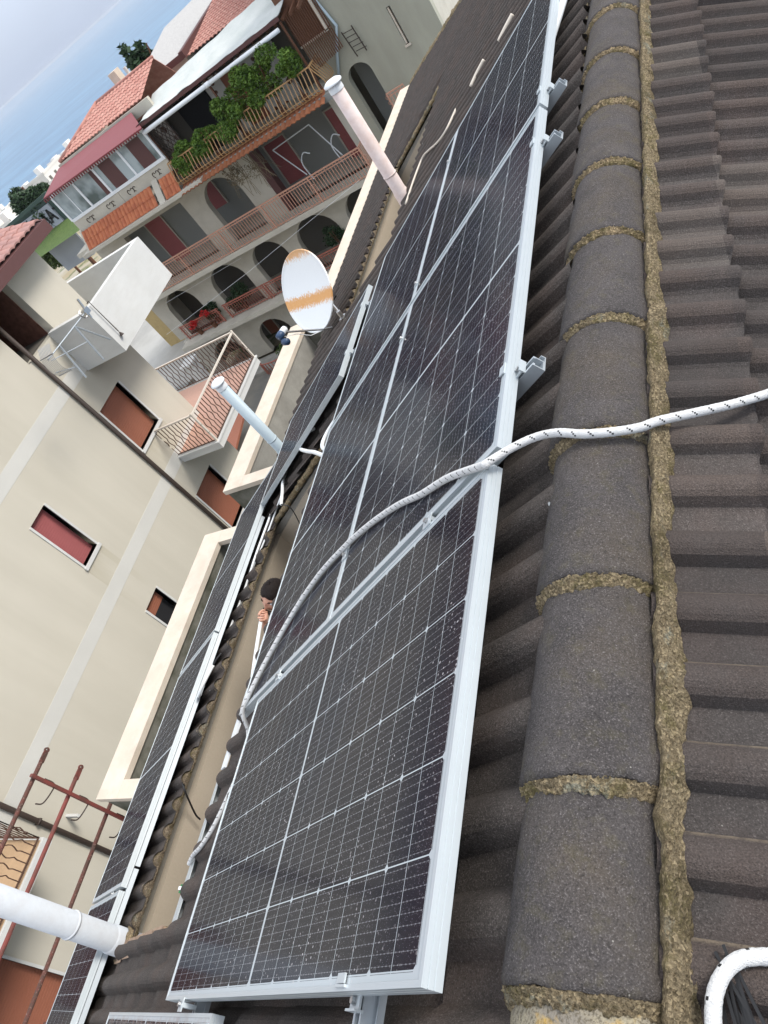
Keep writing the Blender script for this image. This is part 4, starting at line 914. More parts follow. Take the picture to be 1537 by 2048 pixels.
# upper corner balcony with solid parapet
BX0 = -11.3; y0, y1 = 11.15, 13.9
a = MB(); zt, zb = -2.27, -3.36
a.box(BX0 - .14, BX0, y0, y1, zb, zt); a.box(FX, BX0 - .14, y0, y0 + .14, zb, zt - .001); a.box(-15.5, BX0 - .14, y1 - .14, y1, zb, zt - .001)
a.box(FX, BX0 - .14, y0 + .14, y1 - .14, zb, zb + .18); a.box(-15.5, FX, 12.6, y1 - .14, zb, zb + .179)
bal = a.build('solid_balcony', MT['white_conc'], ch_); bal['label'] = 'solid white balcony parapet'
# lower corner balcony with iron railing
zf = -6.25; zr = -5.35; yb0, yb1 = 11.1, 14.15
a = MB(); a.box(-15.6, BX0 + .03, yb0 - .02, yb1, zf - .17, zf); a.box(-15.6, BX0 + .06, yb0 - .05, yb1 + .03, zf + .0, zf + .04) ; 
cb = a.build('balcony_slab', MT['white_conc'], ch_)
def spindle_rail(P0, P1, z0, z1, mat, matr, parent, step=.115, waves=True, r=.008):
    P0 = Vector(P0); P1 = Vector(P1); L_ = (P1 - P0).length; n = int(L_ / step); a = MB(); d = (P1 - P0).normalized()
    for i in range(n + 1):
        p = P0 + d * (L_ * i / n); pts_ = [p + Vector((0, 0, z0))]
        if waves:
            for k_ in range(9):
                t = k_ / 8; off = .028 * math.sin(t * 2 * PI * 1.5) * (1 if i % 2 else -1) * (1 if .15 < t < .85 else 0); pts_.append(p + d * off + Vector((0, 0, z0 + (z1 - z0) * (.18 + .6 * t))))
        pts_.append(p + Vector((0, 0, z1)))
        for q, w_ in zip(pts_[:-1], pts_[1:]): a.bar(q, w_, r * 2, r * 2)
    a.bar(P0 + Vector((0, 0, z0 + .02)), P1 + Vector((0, 0, z0 + .02)), .03, .02)
    o = a.build('railing', mat, parent); b_ = MB(); b_.bar(P0 + Vector((0, 0, z1)), P1 + Vector((0, 0, z1)), .05, .035); b_.build('handrail', matr, o); return o
c1 = (FX, yb0 + .03, 0); c2 = (BX0, yb0 + .03, 0); c3 = (BX0, yb1 - .03, 0); c4 = (-15.5, yb1 - .03, 0)
for p, q in ((c1, c2), (c2, c3), (c3, c4)): spindle_rail(p, q, zf + .05, zr, MT['brownrail'], MT['ivory'], ch_)
a = MB(); 
for p in (c2, c3): a.bar((p[0], p[1], zf), (p[0], p[1], zr + .05), .045)
a.build('rail_post', MT['ivory'], ch_)
a = MB(); a.box(-15.5, BX0 - .05, yb0 + .1, yb1 - .1, zf + .041, zf + .045); a.build('balcony_tiles', plain('salmon_floor_tiles', (.50, .30, .23), .5, .3), ch_)
MT['peach'] = plain('peach_floor_tiles', (.52, .36, .22), .6, .3)
# lowest balcony at the far left of the photo
a = MB(); a.box(FX, BX0, -2, 2.25, -6.42, -6.25); sl_ = a.build('balcony_slab', MT['white_conc'], ch_)
a = MB(); a.box(FX, -11.6, -2, 2.33, -7.05, -6.95); a.build('balcony_canopy', MT['cream'], ch_) if False else None
spindle_rail((BX0 - .03, -2, 0), (BX0 - .03, 2.22, 0), -6.2, -5.38, MT['brownrail'], MT['ivory'], ch_, .13); spindle_rail((BX0 - .03, 2.22, 0), (FX, 2.22, 0), -6.2, -5.38, MT['brownrail'], MT['ivory'], ch_, .13); a = MB(); a.box(FX, BX0 - .05, -2, 2.2, -6.248, -6.245); a.build('balcony_tiles', MT['peach'], ch_)
a = MB(); a.box(FX, FX + .35, 2.95, 3.0, -7.35, -7.28); a.build('water_spout', MT['white_conc'], ch_)
# rod on the balcony parapet
a = MB(); a.tube([(BX0 + .02, 11.3, -2.2), (BX0 + .05, 11.35, -2.18), (BX0 + .05, 11.35, -3.0)], .012, 6); a.lathe([(.05, 0), (.0, .1)], (BX0 + .05, 11.35, -3.1), n=10); tag(a.build('clothes_hook', MT['iron']), 'thin bent rod with a white cup hanging down the solid white balcony', 'hook')
# TV antenna fixed on the parapet
an = empty('tv_antenna', (BX0, 10.9, -2.3), 'grey TV antenna with a grid reflector and dipoles on the solid balcony', 'antenna')
ax = BX0 + .03
a = MB(); a.bar((ax, 11.20, -2.0), (ax, 11.10, -2.42), .035); a.box(ax - .05, ax + .05, 11.05, 11.2, -2.32, -2.20); a.tube(bez([(ax + .02, 11.0, -2.15), (ax + .02, 10.92, -2.2), (ax + .02, 10.98, -2.32), (ax + .02, 11.12, -2.3)], 4), .012, 6); a.build('bracket', MT['steel'], an)
a = MB(); a.tube([(ax, 11.12, -2.26), (ax, 9.55, -2.2)], .014, 8); a.build('boom', MT['alu_dark'], an)
a = MB(); a.tube([(ax, 10.62, -2.24), (ax + .02, 10.50, -3.05)], .022, 8); a.tube([(ax, 10.62, -2.24), (ax + .02, 11.02, -2.95)], .018, 8); a.tube([(ax, 10.0, -2.22), (ax + .02, 9.85, -2.95)], .022, 8); a.tube([(ax, 10.55, -2.6), (ax, 9.6, -2.26)], .01, 6); a.tube([(ax, 9.9, -2.7), (ax, 9.45, -2.44)], .01, 6); a.build('dipole', MT['alu_dark'], an)
a = MB(); gx = 9.6
for i in range(10):
    t = -.5 + i / 9; a.tube(bez([(ax + t * .34, gx + .12, -2.0), (ax + t * .34, gx - .03, -2.18), (ax + t * .34, gx - .08, -2.42), (ax + t * .34, gx - .0, -2.60)], 3), .006, 5)
a.tube([(ax - .2, gx - .02, -2.15), (ax + .2, gx - .02, -2.15)], .012, 6); a.tube([(ax - .2, gx + .0, -2.58), (ax + .2, gx + .0, -2.58)], .012, 6)
a.build('reflector_grid', MT['steel'], an)

# ------------------------------------------------------------------ villa with arcades across the cross street
def K(y): return (y + .147) / 20.147
def B(xn, zn, y=25.0): s_ = K(y); return Vector((.68 + (xn - .68) * s_, y, 1.085 + (zn - 1.085) * s_))
def bx(xn, y=25.0): return .68 + (xn - .68) * K(y)
def bz(zn, y=25.0): return 1.085 + (zn - 1.085) * K(y)
vi = empty('villa', (-16, 27, -12.4), 'grey-beige villa with arcades, salmon railings, planted balcony and red tile roofs', 'house')
GZ = -12.4
ya = 26.0
up_f, mid_f, low_f = -4.25, -7.30, -9.95          # floor levels
# arcade wall: one sheet per storey
def hol(x0, x1, z0, zt, kind='arch'): 
    return arch(x0, x1, z0, zt, min((x1 - x0) * .5, 1.0)) if kind == 'arch' else rect(x0, x1, z0, zt)
XR = bx(-8.3, ya); XL = bx(-18.3, ya)
mh = [hol(bx(-13.62, ya), bx(-12.28, ya), mid_f, bz(-3.5, ya)), rect(bx(-11.35, ya), XR - .28, mid_f, bz(-3.38, ya)), rect(bx(-17.0, ya), bx(-14.35, ya), mid_f, bz(-3.55, ya)), hol(bx(-18.2, ya), bx(-17.3, ya), mid_f, bz(-3.7, ya))]
wall2d('arcade_wall', rect(XL, XR, mid_f - .02, up_f - .2), mh, .30, (0, ya + .15, 0), (1, 0, 0), (0, 0, 1), MT['barc'], vi)
lh = [hol(bx(a_, ya), bx(b_, ya), low_f, bz(-5.78, ya)) for a_, b_ in ((-17.7, -16.4), (-15.55, -14.15), (-13.65, -12.35), (-11.85, -10.35), (-9.95, -8.6))]
wall2d('arcade_wall', rect(XL, XR, low_f - .02, mid_f - .22), lh, .30, (0, ya + .15, 0), (1, 0, 0), (0, 0, 1), MT['barc'], vi)
gh = [hol(bx(a_, ya), bx(b_, ya), GZ, bz(-8.15, ya)) for a_, b_ in ((-17.6, -16.3), (-15.4, -14.1), (-13.45, -12.1), (-11.5, -10.2))]
wall2d('arcade_wall', rect(XL, XR, GZ, low_f - .2), gh, .30, (0, ya + .15, 0), (1, 0, 0), (0, 0, 1), MT['barc'], vi)
a = MB(); yb = 27.7
a.box(XL, XR, yb, yb + .2, mid_f - .1, up_f); a.build('back_wall', MT['bgrey'], vi); a = MB(); a.box(XL, XR, yb, yb + .2, GZ, mid_f - .1); a.build('back_wall', MT['dim'], vi)  # lower storeys' back wall coloured darker to stand for shade inside the arches
a = MB(); a.box(XL, XR, 24.95, yb, mid_f - .2, mid_f); a.box(XL + .6, XR, 25.0, yb, low_f - .18, low_f); a.box(XL, XR, 25.0, yb, up_f - .2, up_f - .02)
a.build('floor_slab', MT['barc'], vi)
# shutters and doors in the loggias
def shut(x0, x1, z0, z1, mat, y=yb):
    s_ = MB(); s_.box(x0, x1, y - .06, y - .003, z0, z1)
    for j in range(int((z1 - z0) / .11)): s_.box(x0, x1, y - .07, y - .06, z0 + .11 * j, z0 + .11 * j + .08)
    o = s_.build('shutter', mat, vi); f = MB(); f.box(x0 - .06, x0, y - .09, y - .003, z0, z1); f.box(x1, x1 + .06, y - .09, y - .003, z0, z1); f.box(x0 - .06, x1 + .06, y - .09, y - .003, z1, z1 + .06); f.build('frame', MT['barc'], o)
shut(bx(-10.85, yb), bx(-10.15, yb), mid_f + .35, bz(-3.5, yb), MT['pink']); shut(bx(-13.6, yb), bx(-12.95, yb), mid_f + 1.0, bz(-3.5, yb), MT['pink']); shut(bx(-15.95, yb), bx(-15.25, yb), mid_f, bz(-3.5, yb), MT['pink']); shut(bx(-8.75, yb), bx(-8.40, yb), mid_f, bz(-3.6, yb), MT['pink'])
shut(bx(-14.9, yb), bx(-14.5, yb), GZ, -10.7, MT['orange'])
a = MB(); a.box(bx(-11.42, ya), bx(-11.2, ya), ya - .05, ya + .32, mid_f, bz(-3.36, ya)); a.box(bx(-11.42, ya), XR - .2, ya - .05, ya + .32, bz(-3.38, ya), bz(-3.2, ya)); a.build('brown_surround', MT['brown'], vi)
# white metal swing frame in the middle loggia
sf = empty('swing_frame', B(-9.8, -4.8, 26.6), 'white tubular swing seat frame standing in the middle loggia', 'garden furniture'); a = MB(); ysf = 26.3
for q in ((( -10.7, -3.72), (-9.35, -3.66)), ((-10.7, -3.72), (-10.25, -4.75)), ((-9.35, -3.66), (-9.0, -4.8))): a.tube([B(*q[0], ysf), B(*q[1], ysf)], .022, 6)
a.build('frame_tube', MT['white_metal'], sf)
a = MB()
for xo in (-10.1, -9.05): a.tube(bez([B(xo - .05, -4.95, ysf), B(xo - .08, -4.45, ysf), B(xo + .12, -4.2, ysf), B(xo + .3, -4.3, ysf)], 5), .022, 6)
a.build('side_arm', MT['white_metal'], sf)
# straight salmon railing of the middle floor
def straight_rail(xa, xb, y, z0, z1, mat, parent, step=.125, ret=0.0, w_=.03):
    a = MB(); n = int(abs(xb - xa) / step); 
    for i in range(n + 1):
        x = xa + (xb - xa) * i / n
        if i % 18 == 0:
            a.box(x - .025, x + .025, y - .025, y + .025, z0 - .05, z1 + .02)
            for j in range(4): a.tube([(x + .1 * math.cos(t) , y, z0 + .12 + .18 * j + .06 * math.sin(t)) for t in [2 * PI * q / 8 for q in range(9)]], .01, 4, False)
        else: a.bar((x, y, z0), (x, y, z1), w_ * .75, w_ * .75)
    a.bar((xa, y, z0 + .06), (xb, y, z0 + .06), .03); a.bar((xa, y, z1 - .1), (xb, y, z1 - .1), .03)
    if ret: 
        m_ = int(ret / step)
        for i in range(1, m_ + 1): a.bar((xb, y + i * step, z0), (xb, y + i * step, z1), w_ * .75, w_ * .75)
        a.bar((xb, y, z1), (xb, y + ret, z1), .05, .04); a.bar((xb, y, z0 + .06), (xb, y + ret, z0 + .06), .03)
    a.bar((xa, y, z1), (xb, y, z1), .055, .045); return a.build('railing', mat, parent)
straight_rail(bx(-17.6), bx(-8.5), 25.0, mid_f, bz(-4.82), MT['salmon'], vi, ret=1.0)
for a_, b_ in ((-17.9, -16.1), (-15.75, -13.95), (-13.85, -12.2), (-12.0, -10.2), (-10.0, -8.5)):
    straight_rail(bx(a_, 25.6), bx(b_, 25.6), 25.6, low_f + .02, bz(-7.0, 25.6), MT['redrail'], vi, w_=.026)
# bulging ochre railing of the planted balcony
a = MB(); yr = 24.9; x0, x1 = bx(-13.75), bx(-8.42); n = int((x1 - x0) / .155)
zt_, zb_ = bz(-2.5), up_f + .02
prof_ = [(0, zt_), (-.05, zt_ - .18), (-.14, zt_ - .38), (-.22, zt_ - .58), (-.2, zt_ - .72), (-.06, zb_ + .04)]
for i in range(n + 1):
    x = x0 + (x1 - x0) * i / n
    for p, q in zip(prof_[:-1], prof_[1:]): a.bar((x, yr + p[0], p[1]), (x, yr + q[0], q[1]), .026, .026)
for xx, sgn in ((x1, 1), (x0, -1)):
    for i in range(7):
        y = yr + .16 * i
        for p, q in zip(prof_[:-1], prof_[1:]): a.bar((xx - sgn * p[0], y, p[1]), (xx - sgn * q[0], y, q[1]), .026, .026)
    a.bar((xx, yr, zt_), (xx, yr + 1, zt_), .05)
a.bar((x0, yr, zt_), (x1, yr, zt_), .05, .04); a.bar((x0, yr - .06, zb_ + .04), (x1, yr - .06, zb_ + .04), .03); a.bar((x0, yr - .21, zt_ - .66), (x1, yr - .21, zt_ - .66), .02)
a.build('railing', MT['gold'], vi)
tiled('tile_skirt', (bx(-13.8), 25.05, up_f + .03), (1, 0, 0), (0, -.42, -.16), 0, x1 - x0 + .15, .66, MT['shadetile'], vi, .05, .33, .21)
a = MB(); a.box(x0 - .1, x1 + .25, 24.72, 25.1, up_f - .26, up_f - .04); a.box(x0 - .1, XR, 24.9, 26, up_f - .3, up_f - .2); a.build('balcony_edge', MT['bgrey'], vi)
# left veranda: windows, parapet band with ornaments, orange tile skirt
xl, xr_ = bx(-18.15), bx(-13.75); yv = 25.1
a = MB(); zt0, zb0 = bz(-1.42), bz(-2.32)
cols_ = [-18.15, -17.08, -16.12, -14.95, -13.8]
for i, c in enumerate(cols_): a.box(bx(c) - .05, bx(c) + .05, yv - .05, yv + .05, zb0, zt0)
a.box(xl, xr_, yv - .051, yv + .051, zb0 - .06, zb0 + .05); a.box(xl, xr_, yv - .051, yv + .051, zt0 - .06, zt0 + .02); a.box(bx(-17.6) - .02, bx(-17.6) + .02, yv - .03, yv + .03, zb0, zt0); a.box(xl - .05, xl + .05, yv, yv + 2.6, zt0 - .06, zt0 + .02); a.box(xl - .05, xl + .05, yv, yv + 2.6, zb0 - .06, zb0 + .05)
va = a.build('veranda_frame', MT['white_metal'], vi)
for c0, c1_ in zip(cols_[:-1], cols_[1:]):
    g_ = MB(); g_.box(bx(c0) + .05, bx(c1_) - .05, yv - .012, yv + .012, zb0 + .05, zt0 - .06); g_.build('pane', MT['glass'], va)
for c0, c1_ in ((-16.35, -16.15), (-15.9, -15.35), (-14.6, -14.05)): g_ = MB(); g_.box(bx(c0), bx(c1_), yv - .02, yv - .012, zb0 + .05, zt0 - .08); g_.build('curtain', MT['brown'], va)
a = MB(); a.box(xl - .05, xr_, yv - .02, yv + .25, bz(-2.74), zb0 - .06); a.box(xl - .05, xl + .2, yv, yv + 2.6, bz(-2.74), zb0 - .06); a.box(bx(-16.02), bx(-15.98), yv - .04, yv, bz(-2.74), zb0); a.build('parapet_band', MT['barc'], vi)
for c in (-17.45, -16.45, -15.45, -14.3):
    a = MB(); p = B(c, -2.55, yv - .03)
    for s_, o_ in ((1, 0), (-1, .18), (1, .32)):
        a.tube([p + Vector((o_ - .16 + .07 * s_ * math.cos(t), 0, .09 * math.sin(t))) for t in [.4 + 4.2 * q / 9 for q in range(10)]], .014, 5)
    a.build('scroll_ornament', MT['iron'], vi)
tiled('tile_skirt', (xl - .05, 25.0, bz(-2.74)), (1, 0, 0), (0, -.35, -.62), 0, bx(-14.75) - xl, .72, MT['orangetile'], vi, .055, .36, .20)
tiled('tile_skirt', (bx(-14.45), 25.0, bz(-2.74)), (1, 0, 0), (0, -.35, -.62), 0, bx(-13.75) - bx(-14.45) + .1, .72, MT['orangetile'], vi, .055, .36, .20)
a = MB(); a.slab([(bx(-14.74), 25, bz(-2.72)), (bx(-14.5), 25, bz(-2.72)), (bx(-14.5), 24.6, bz(-3.26)), (bx(-14.74), 24.6, bz(-3.26))], (0, .1, .1)); a.box(xl - .4, xr_ + 1.0, 24.45, 25.1, up_f - .19, up_f - .06); a.slab([(xl - .12, 25, bz(-2.72)), (xl - .02, 25, bz(-2.72)), (xl - .02, 24.6, bz(-3.26)), (xl - .12, 24.6, bz(-3.26))], (0, .1, .1)); a.build('eaves_board', MT['barc'], vi)
# maroon sheet canopy above the veranda
a = MB(); a.slab([B(-18.35, -1.36, 24.75), B(-13.7, -1.42, 24.75), (bx(-13.7, 26), 26.1, bz(-.98, 26)), (bx(-17.1, 26), 26.1, bz(-.98, 26))], (0, 0, .05))
for i in range(42):
    x = bx(-18.2) + i * .135; a.box(x, x + .03, 24.74, 24.80, bz(-1.44), bz(-1.34))
a.build('sheet_canopy', MT['maroon'], vi)
# main tile roof with hipped left end
ye = 26.2; e0, e1 = B(-16.83, -.86, ye), B(-12.9, -.88, ye); yrg = 28.6; r0, r1 = B(-14.35, -.28, yrg), B(-11.5, -.30, yrg)
a = MB(); a.box(e0.x - .1, e1.x, ye - .05, ye + .1, e0.z - .38, e0.z - .02); a.box(e0.x - .1, e0.x + .1, ye, ye + 4.0, e0.z - .38, e0.z - .02); a.build('roof_beam', MT['barc'], vi)
Lv = (Vector((0, yrg - ye, r0.z - e0.z))).length
tiled('roof', (e0.x, yrg, r0.z), (1, 0, 0), (0, ye - yrg, e0.z - r0.z), 0, -17.35 - e0.x, Lv + .1, MT['redtile'], vi, .045, .30, .21, clip=lambda u, v: u > (r0.x - e0.x) * (1 - v / Lv))
a = MB(); a.slab([(e0.x, ye, e0.z), (e0.x + .0, yrg + 2.4, e0.z), (r0.x, yrg, r0.z), (r0.x, yrg, r0.z)], (0, 0, -.04)); a.slab([(r0.x, yrg, r0.z), (-17.4, yrg, r0.z), (-17.4, yrg + 1.2, e0.z - .9), (e0.x, yrg + 1.2, e0.z - .9)], (0, 0, -.04)); a.build('rear_roof', MT['redtile'], vi)
a = MB(); a.tube([(e0.x, ye, e0.z + .05), (r0.x, yrg, r0.z + .05)], .07, 8); a.tube([(r0.x, yrg, r0.z + .05), (-17.4, yrg, r0.z + .05)], .06, 8); a.build('roof_ridge', MT['redtile'], vi, smooth=True)
a = MB(); a.box(-20.1, -19.72, 29.4, 29.8, -1.6, -.42); a.build('chimney', MT['cap_stone'], vi)
a = MB(); a.box(-19.4, -19.2, 29.4, 29.6, -1.5, -.8); a.tube([(-19.3, 29.5, -.85), (-19.3, 29.5, -.55)], .07, 8); a.build('flue', MT['band'], vi)
# grey felt gable roof and brown fascia, second red roof above the awning
f0, f1 = Vector((-20.32, 30.2, -1.47)), Vector((-17.35, 30.2, -1.45))
a = MB(); a.slab([f0, f1, (-17.35, 40.2, -.80), (-20.9, 40.2, -.80), (-22.4, 39, -.88)], (0, 0, -.08)); a.build('felt_roof', MT['felt'], vi)
a = MB(); a.slab([f0 + Vector((-.05, -.06, -.18)), f1 + Vector((.05, -.06, -.18)), f1 + Vector((.05, -.06, .04)), f0 + Vector((-.05, -.06, .04))], (0, .08, 0)); a.slab([(-17.38, 30.15, -1.62), (-17.38, 30.15, -1.36), (-17.38, 40.2, -.66), (-17.38, 40.2, -1.0)], (.22, 0, 0)); a.build('fascia', MT['brown'], vi)
a = MB(); a.box(f0.x + .3, f1.x, 30.5, 38, -12.4, f0.z - .1); a.build('gable_wall', MT['band'], vi)
tiled('roof', (-17.2, 41.0, -.16), (1, 0, 0), (0, -11, -1.54), 0, 9, 11.0, MT['redtile'], vi, .05, .32, .21)
a = MB(); a.box(-17.3, -8.3, 31, 41, -12.4, -1.9); a.build('rear_wall', MT['barc'], vi)
# awning over the planted balcony
aw = empty('awning', B(-11, -1.3, 25), 'long white canvas awning over the planted balcony', 'awning')
L0, L1 = B(-13.84, -1.28, 25.0), B(-8.44, -1.22, 25.0); 
def awf(s, t):
    p = L0.lerp(L1, s).lerp(Vector((-17.42, 27.08, -1.6)).lerp(Vector((-10.6, 27.3, -1.22)), s), t); p.z += .04 * noise.noise(Vector((s * 9, t * 4, 0))) - .10 * math.sin(PI * t) + .015 * math.sin(s * 40) * (1 - t); return p
a = MB(); a.grid(awf, 60, 20); a.grid(lambda s, t: awf(s, t) - Vector((0, 0, .02)), 60, 20); a.grid(lambda s, t: L0.lerp(L1, s) - Vector((0, 0, .12 * t)) + Vector((0, -.012, 0)), 60, 1, mi=1); a.build('canvas', [MT['canvas'], MT['brown']], aw, smooth=True)
a = MB(); q0, q1 = B(-13.75, -1.52, 24.9), B(-8.6, -1.47, 24.9); a.tube([q0, q0.lerp(q1, .5)], .075, 12); a.tube([q0.lerp(q1, .5), q1], .07, 12); a.tube([q0.lerp(q1, .49), q0.lerp(q1, .52)], .085, 12); a.build('front_tube', MT['white_metal'], aw, smooth=True)
a = MB()
for x in (L0.x + .1, L0.x + 3.3, L1.x - .1): a.bar((x, 25.15, up_f), (x, 25.15, L0.z - .1), .06)
a.build('awning_post', MT['brownwood'], aw)
# rear wall of the planted terrace: mottled panels, wood, dark opening
yt = 26.7
def tb(xn0, xn1, zn0, zn1, mat, nm, y=yt, d=.06): a = MB(); a.box(bx(xn0, y), bx(xn1, y), y, y + d, bz(zn0, y), bz(zn1, y)); return a.build(nm, mat, vi)
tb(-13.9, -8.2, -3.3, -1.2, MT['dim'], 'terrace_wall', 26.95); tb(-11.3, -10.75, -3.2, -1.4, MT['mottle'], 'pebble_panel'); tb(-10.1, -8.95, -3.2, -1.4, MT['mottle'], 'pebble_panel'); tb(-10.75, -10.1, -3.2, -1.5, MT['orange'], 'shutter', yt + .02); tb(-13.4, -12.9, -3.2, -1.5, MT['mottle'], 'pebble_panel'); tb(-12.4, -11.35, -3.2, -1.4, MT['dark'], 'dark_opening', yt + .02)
a = MB()
for i in range(18): x = bx(-12.3) + i * .32; a.bar((x, 25.2, bz(-1.36)), (x, 26.9, bz(-1.2)), .07, .1)
a.build('rafter', MT['brownwood'], vi)
# diamond lattice screen on the left end, wood screen on the right
a = MB(); lx0, lx1, lz0, lz1 = bx(-13.75), bx(-13.05), up_f + .1, bz(-1.45)
for i in range(-6, 12):
    for s_ in (1, -1):
        x = lx0 + i * .16
        p0 = Vector((x, 25.25, lz0)); p1 = Vector((x + s_ * (lz1 - lz0) * .55, 25.25, lz1))
        ts = [t / 40 for t in range(41) if lx0 <= p0.lerp(p1, t / 40).x <= lx1]
        if len(ts) > 1: a.bar(p0.lerp(p1, ts[0]), p0.lerp(p1, ts[-1]), .025, .02)
a.box(lx0 - .03, lx0 + .03, 25.2, 25.3, lz0, lz1); a.box(lx1 - .03, lx1 + .03, 25.2, 25.3, lz0, lz1); a.build('lattice_screen', MT['iron'], vi)
# right-hand plain wing
yw = 26.3; wx0, wx1 = bx(-8.32, yw), bx(-5.02, yw)
slit = rect(bx(-6.0, yw), bx(-5.9, yw), bz(-3.33, yw), bz(-2.42, yw))
wall2d('wing_wall', rect(wx0, wx1, GZ, 2.5), [slit, arch(bx(-7.72, yw), bx(-7.05, yw), bz(-4.9, yw), bz(-3.05, yw), .4)], .3, (0, yw + .15, 0), (1, 0, 0), (0, 0, 1), MT['bwall'], vi)
a = MB(); a.slab([(wx1, yw + .3, GZ), (wx1 - 7, 36, GZ), (wx1 - 7, 36, 2.5), (wx1, yw + .3, 2.5)], (-.25, 0, 0)); a.build('wing_side_wall', MT['bwall'], vi)
a = MB(); a.box(bx(-7.8, yw), bx(-6.9, yw), yw + 1.2, yw + 1.25, bz(-5, yw), bz(-2.9, yw)); a.build('recess_back', MT['bgrey'], vi); a = MB(); a.box(bx(-6.02, yw), bx(-5.88, yw), yw + .15, yw + .17, bz(-3.35, yw), bz(-2.4, yw)); a.build('recess_back', MT['bgrey'], vi)
a = MB(); a.box(bx(-5.99, yw), bx(-5.95, yw), yw + .02, yw + .14, bz(-3.32, yw), bz(-2.44, yw)); a.box(bx(-6.03, yw), bx(-5.87, yw), yw - .05, yw + .1, bz(-3.38, yw), bz(-3.33, yw)); a.build('slit_frame', MT['cap_stone'], vi)
straight_rail(bx(-7.05, 25.7), bx(-6.55, 25.7), 25.7, bz(-4.65, 25.7), bz(-4.05, 25.7), MT['salmon'], vi)
a = MB(); a.box(bx(-7.15, 25.7), bx(-6.5, 25.7), 25.65, 26.3, bz(-4.8, 25.7), bz(-4.66, 25.7)); a.build('balcony_slab', MT['barc'], vi)
dp = [B(-7.62, -.6, 26.15), B(-7.50, -1.6, 26.15), B(-7.35, -2.1, 26.15), B(-7.85, -2.6, 26.15) if False else B(-7.55, -2.35, 26.15), B(-7.9, -3.05, 26.15), B(-7.95, -3.3, 26.15)]
a = MB(); a.tube([B(-7.5, -.9, 26.2), B(-7.27, -2.12, 26.2), B(-7.62, -2.62, 26.2), B(-7.88, -3.06, 26.2)], .05, 8); a.build('downpipe', MT['grey_pipe'], vi, smooth=True)
a = MB(); a.box(bx(-8.35, 26), bx(-7.55, 26), 26.0, 26.28, bz(-2.05, 26), bz(.3, 26)); a.build('wood_screen', MT['brownwood'], vi)
a = MB()
for i in range(16): a.bar((bx(-8.42) + .055 * i, 25.35 + .05 * i, bz(-2.75)), (bx(-8.42) + .055 * i, 25.35 + .05 * i, bz(-1.35)), .03)
a.build('slat_screen', MT['brownwood'], vi)
a = MB(); a.box(bx(-7.56, 26), bx(-7.50, 26), 25.95, 26.29, bz(-2.08, 26), bz(.3, 26)); a.box(bx(-8.35, 26), bx(-7.5, 26), 25.95, 26.29, bz(-2.1, 26), bz(-2.05, 26)); a.build('screen_frame', MT['cap_stone'], vi)
a = MB()
for i in range(5):
    a.bar(B(-7.25 + .02 * i, -2.35 - .12 * i, 26.2), B(-6.95 + .02 * i, -2.38 - .12 * i, 26.2), .02)
a.bar(B(-7.25, -2.3, 26.2), B(-7.2, -2.95, 26.2), .03); a.bar(B(-6.95, -2.3, 26.2), B(-6.92, -2.95, 26.2), .03); a.build('wall_grille', MT['iron'], vi)
# side of the villa behind (closes the volume)
a = MB(); a.box(XL, XL + .2, 26.3, 31, GZ, -3.3); a.box(XL, XR, 30.8, 31, GZ, -3); a.box(XL, XR, 27.9, 31, -3.4, -3.2); a.build('outer_wall', MT['barc'], vi)
# entrance steps with red scalloped rail
a = MB(); a.box(bx(-15.1, 25.0), bx(-14.2, 25.0), 24.3, 25.2, GZ, GZ + .12); a.build('entrance_step', MT['stain2'], vi)
en = empty('garden_railing', (bx(-15, 24.6), 24.6, GZ), 'low curved red railing in front of the ground floor arch', 'railing')
a = MB(); 
for i in range(16):
    t = PI * i / 15; x = -18.9 - 1.0 * math.cos(t); y = 24.4 - .5 * math.sin(t); a.bar((x, y, GZ), (x, y, GZ + .62), .03)
a.tube([(-18.9 - 1.0 * math.cos(PI * i / 15), 24.4 - .5 * math.sin(PI * i / 15), GZ + .64) for i in range(16)], .03, 6); a.build('rail_bars', MT['redrail'], en)

# ------------------------------------------------------------------ foliage
def leaves(c, r, n, size, seed=0, clumps=9, flat=1.0):
    rnd = random.Random(seed); mb = MB(); c = Vector(c); cl = []
    for i in range(clumps):
        d = Vector((rnd.uniform(-1, 1), rnd.uniform(-1, 1), rnd.uniform(-1, 1))); cl.append((Vector((d.x * r[0] * .65, d.y * r[1] * .65, d.z * r[2] * .65)), rnd.uniform(.3, .55)))
    for i in range(n):
        o, s_ = cl[i % clumps]; d = Vector((rnd.gauss(0, 1), rnd.gauss(0, 1), rnd.gauss(0, 1))).normalized() * rnd.uniform(.3, 1) ** .5
        p = c + o + Vector((d.x * r[0] * s_, d.y * r[1] * s_, d.z * r[2] * s_)); a_ = Vector((rnd.gauss(0, 1), rnd.gauss(0, 1), rnd.gauss(0, .7))).normalized(); b_ = a_.orthogonal().normalized(); b_ = (b_ * math.cos(rnd.random() * 6) + a_.cross(b_) * math.sin(rnd.random() * 6)); z_ = size * rnd.uniform(.6, 1.3)
        mb.add([p - a_ * z_, p + b_ * z_ * .4, p + a_ * z_, p - b_ * z_ * .4], [(0, 1, 2, 3)])
    return mb
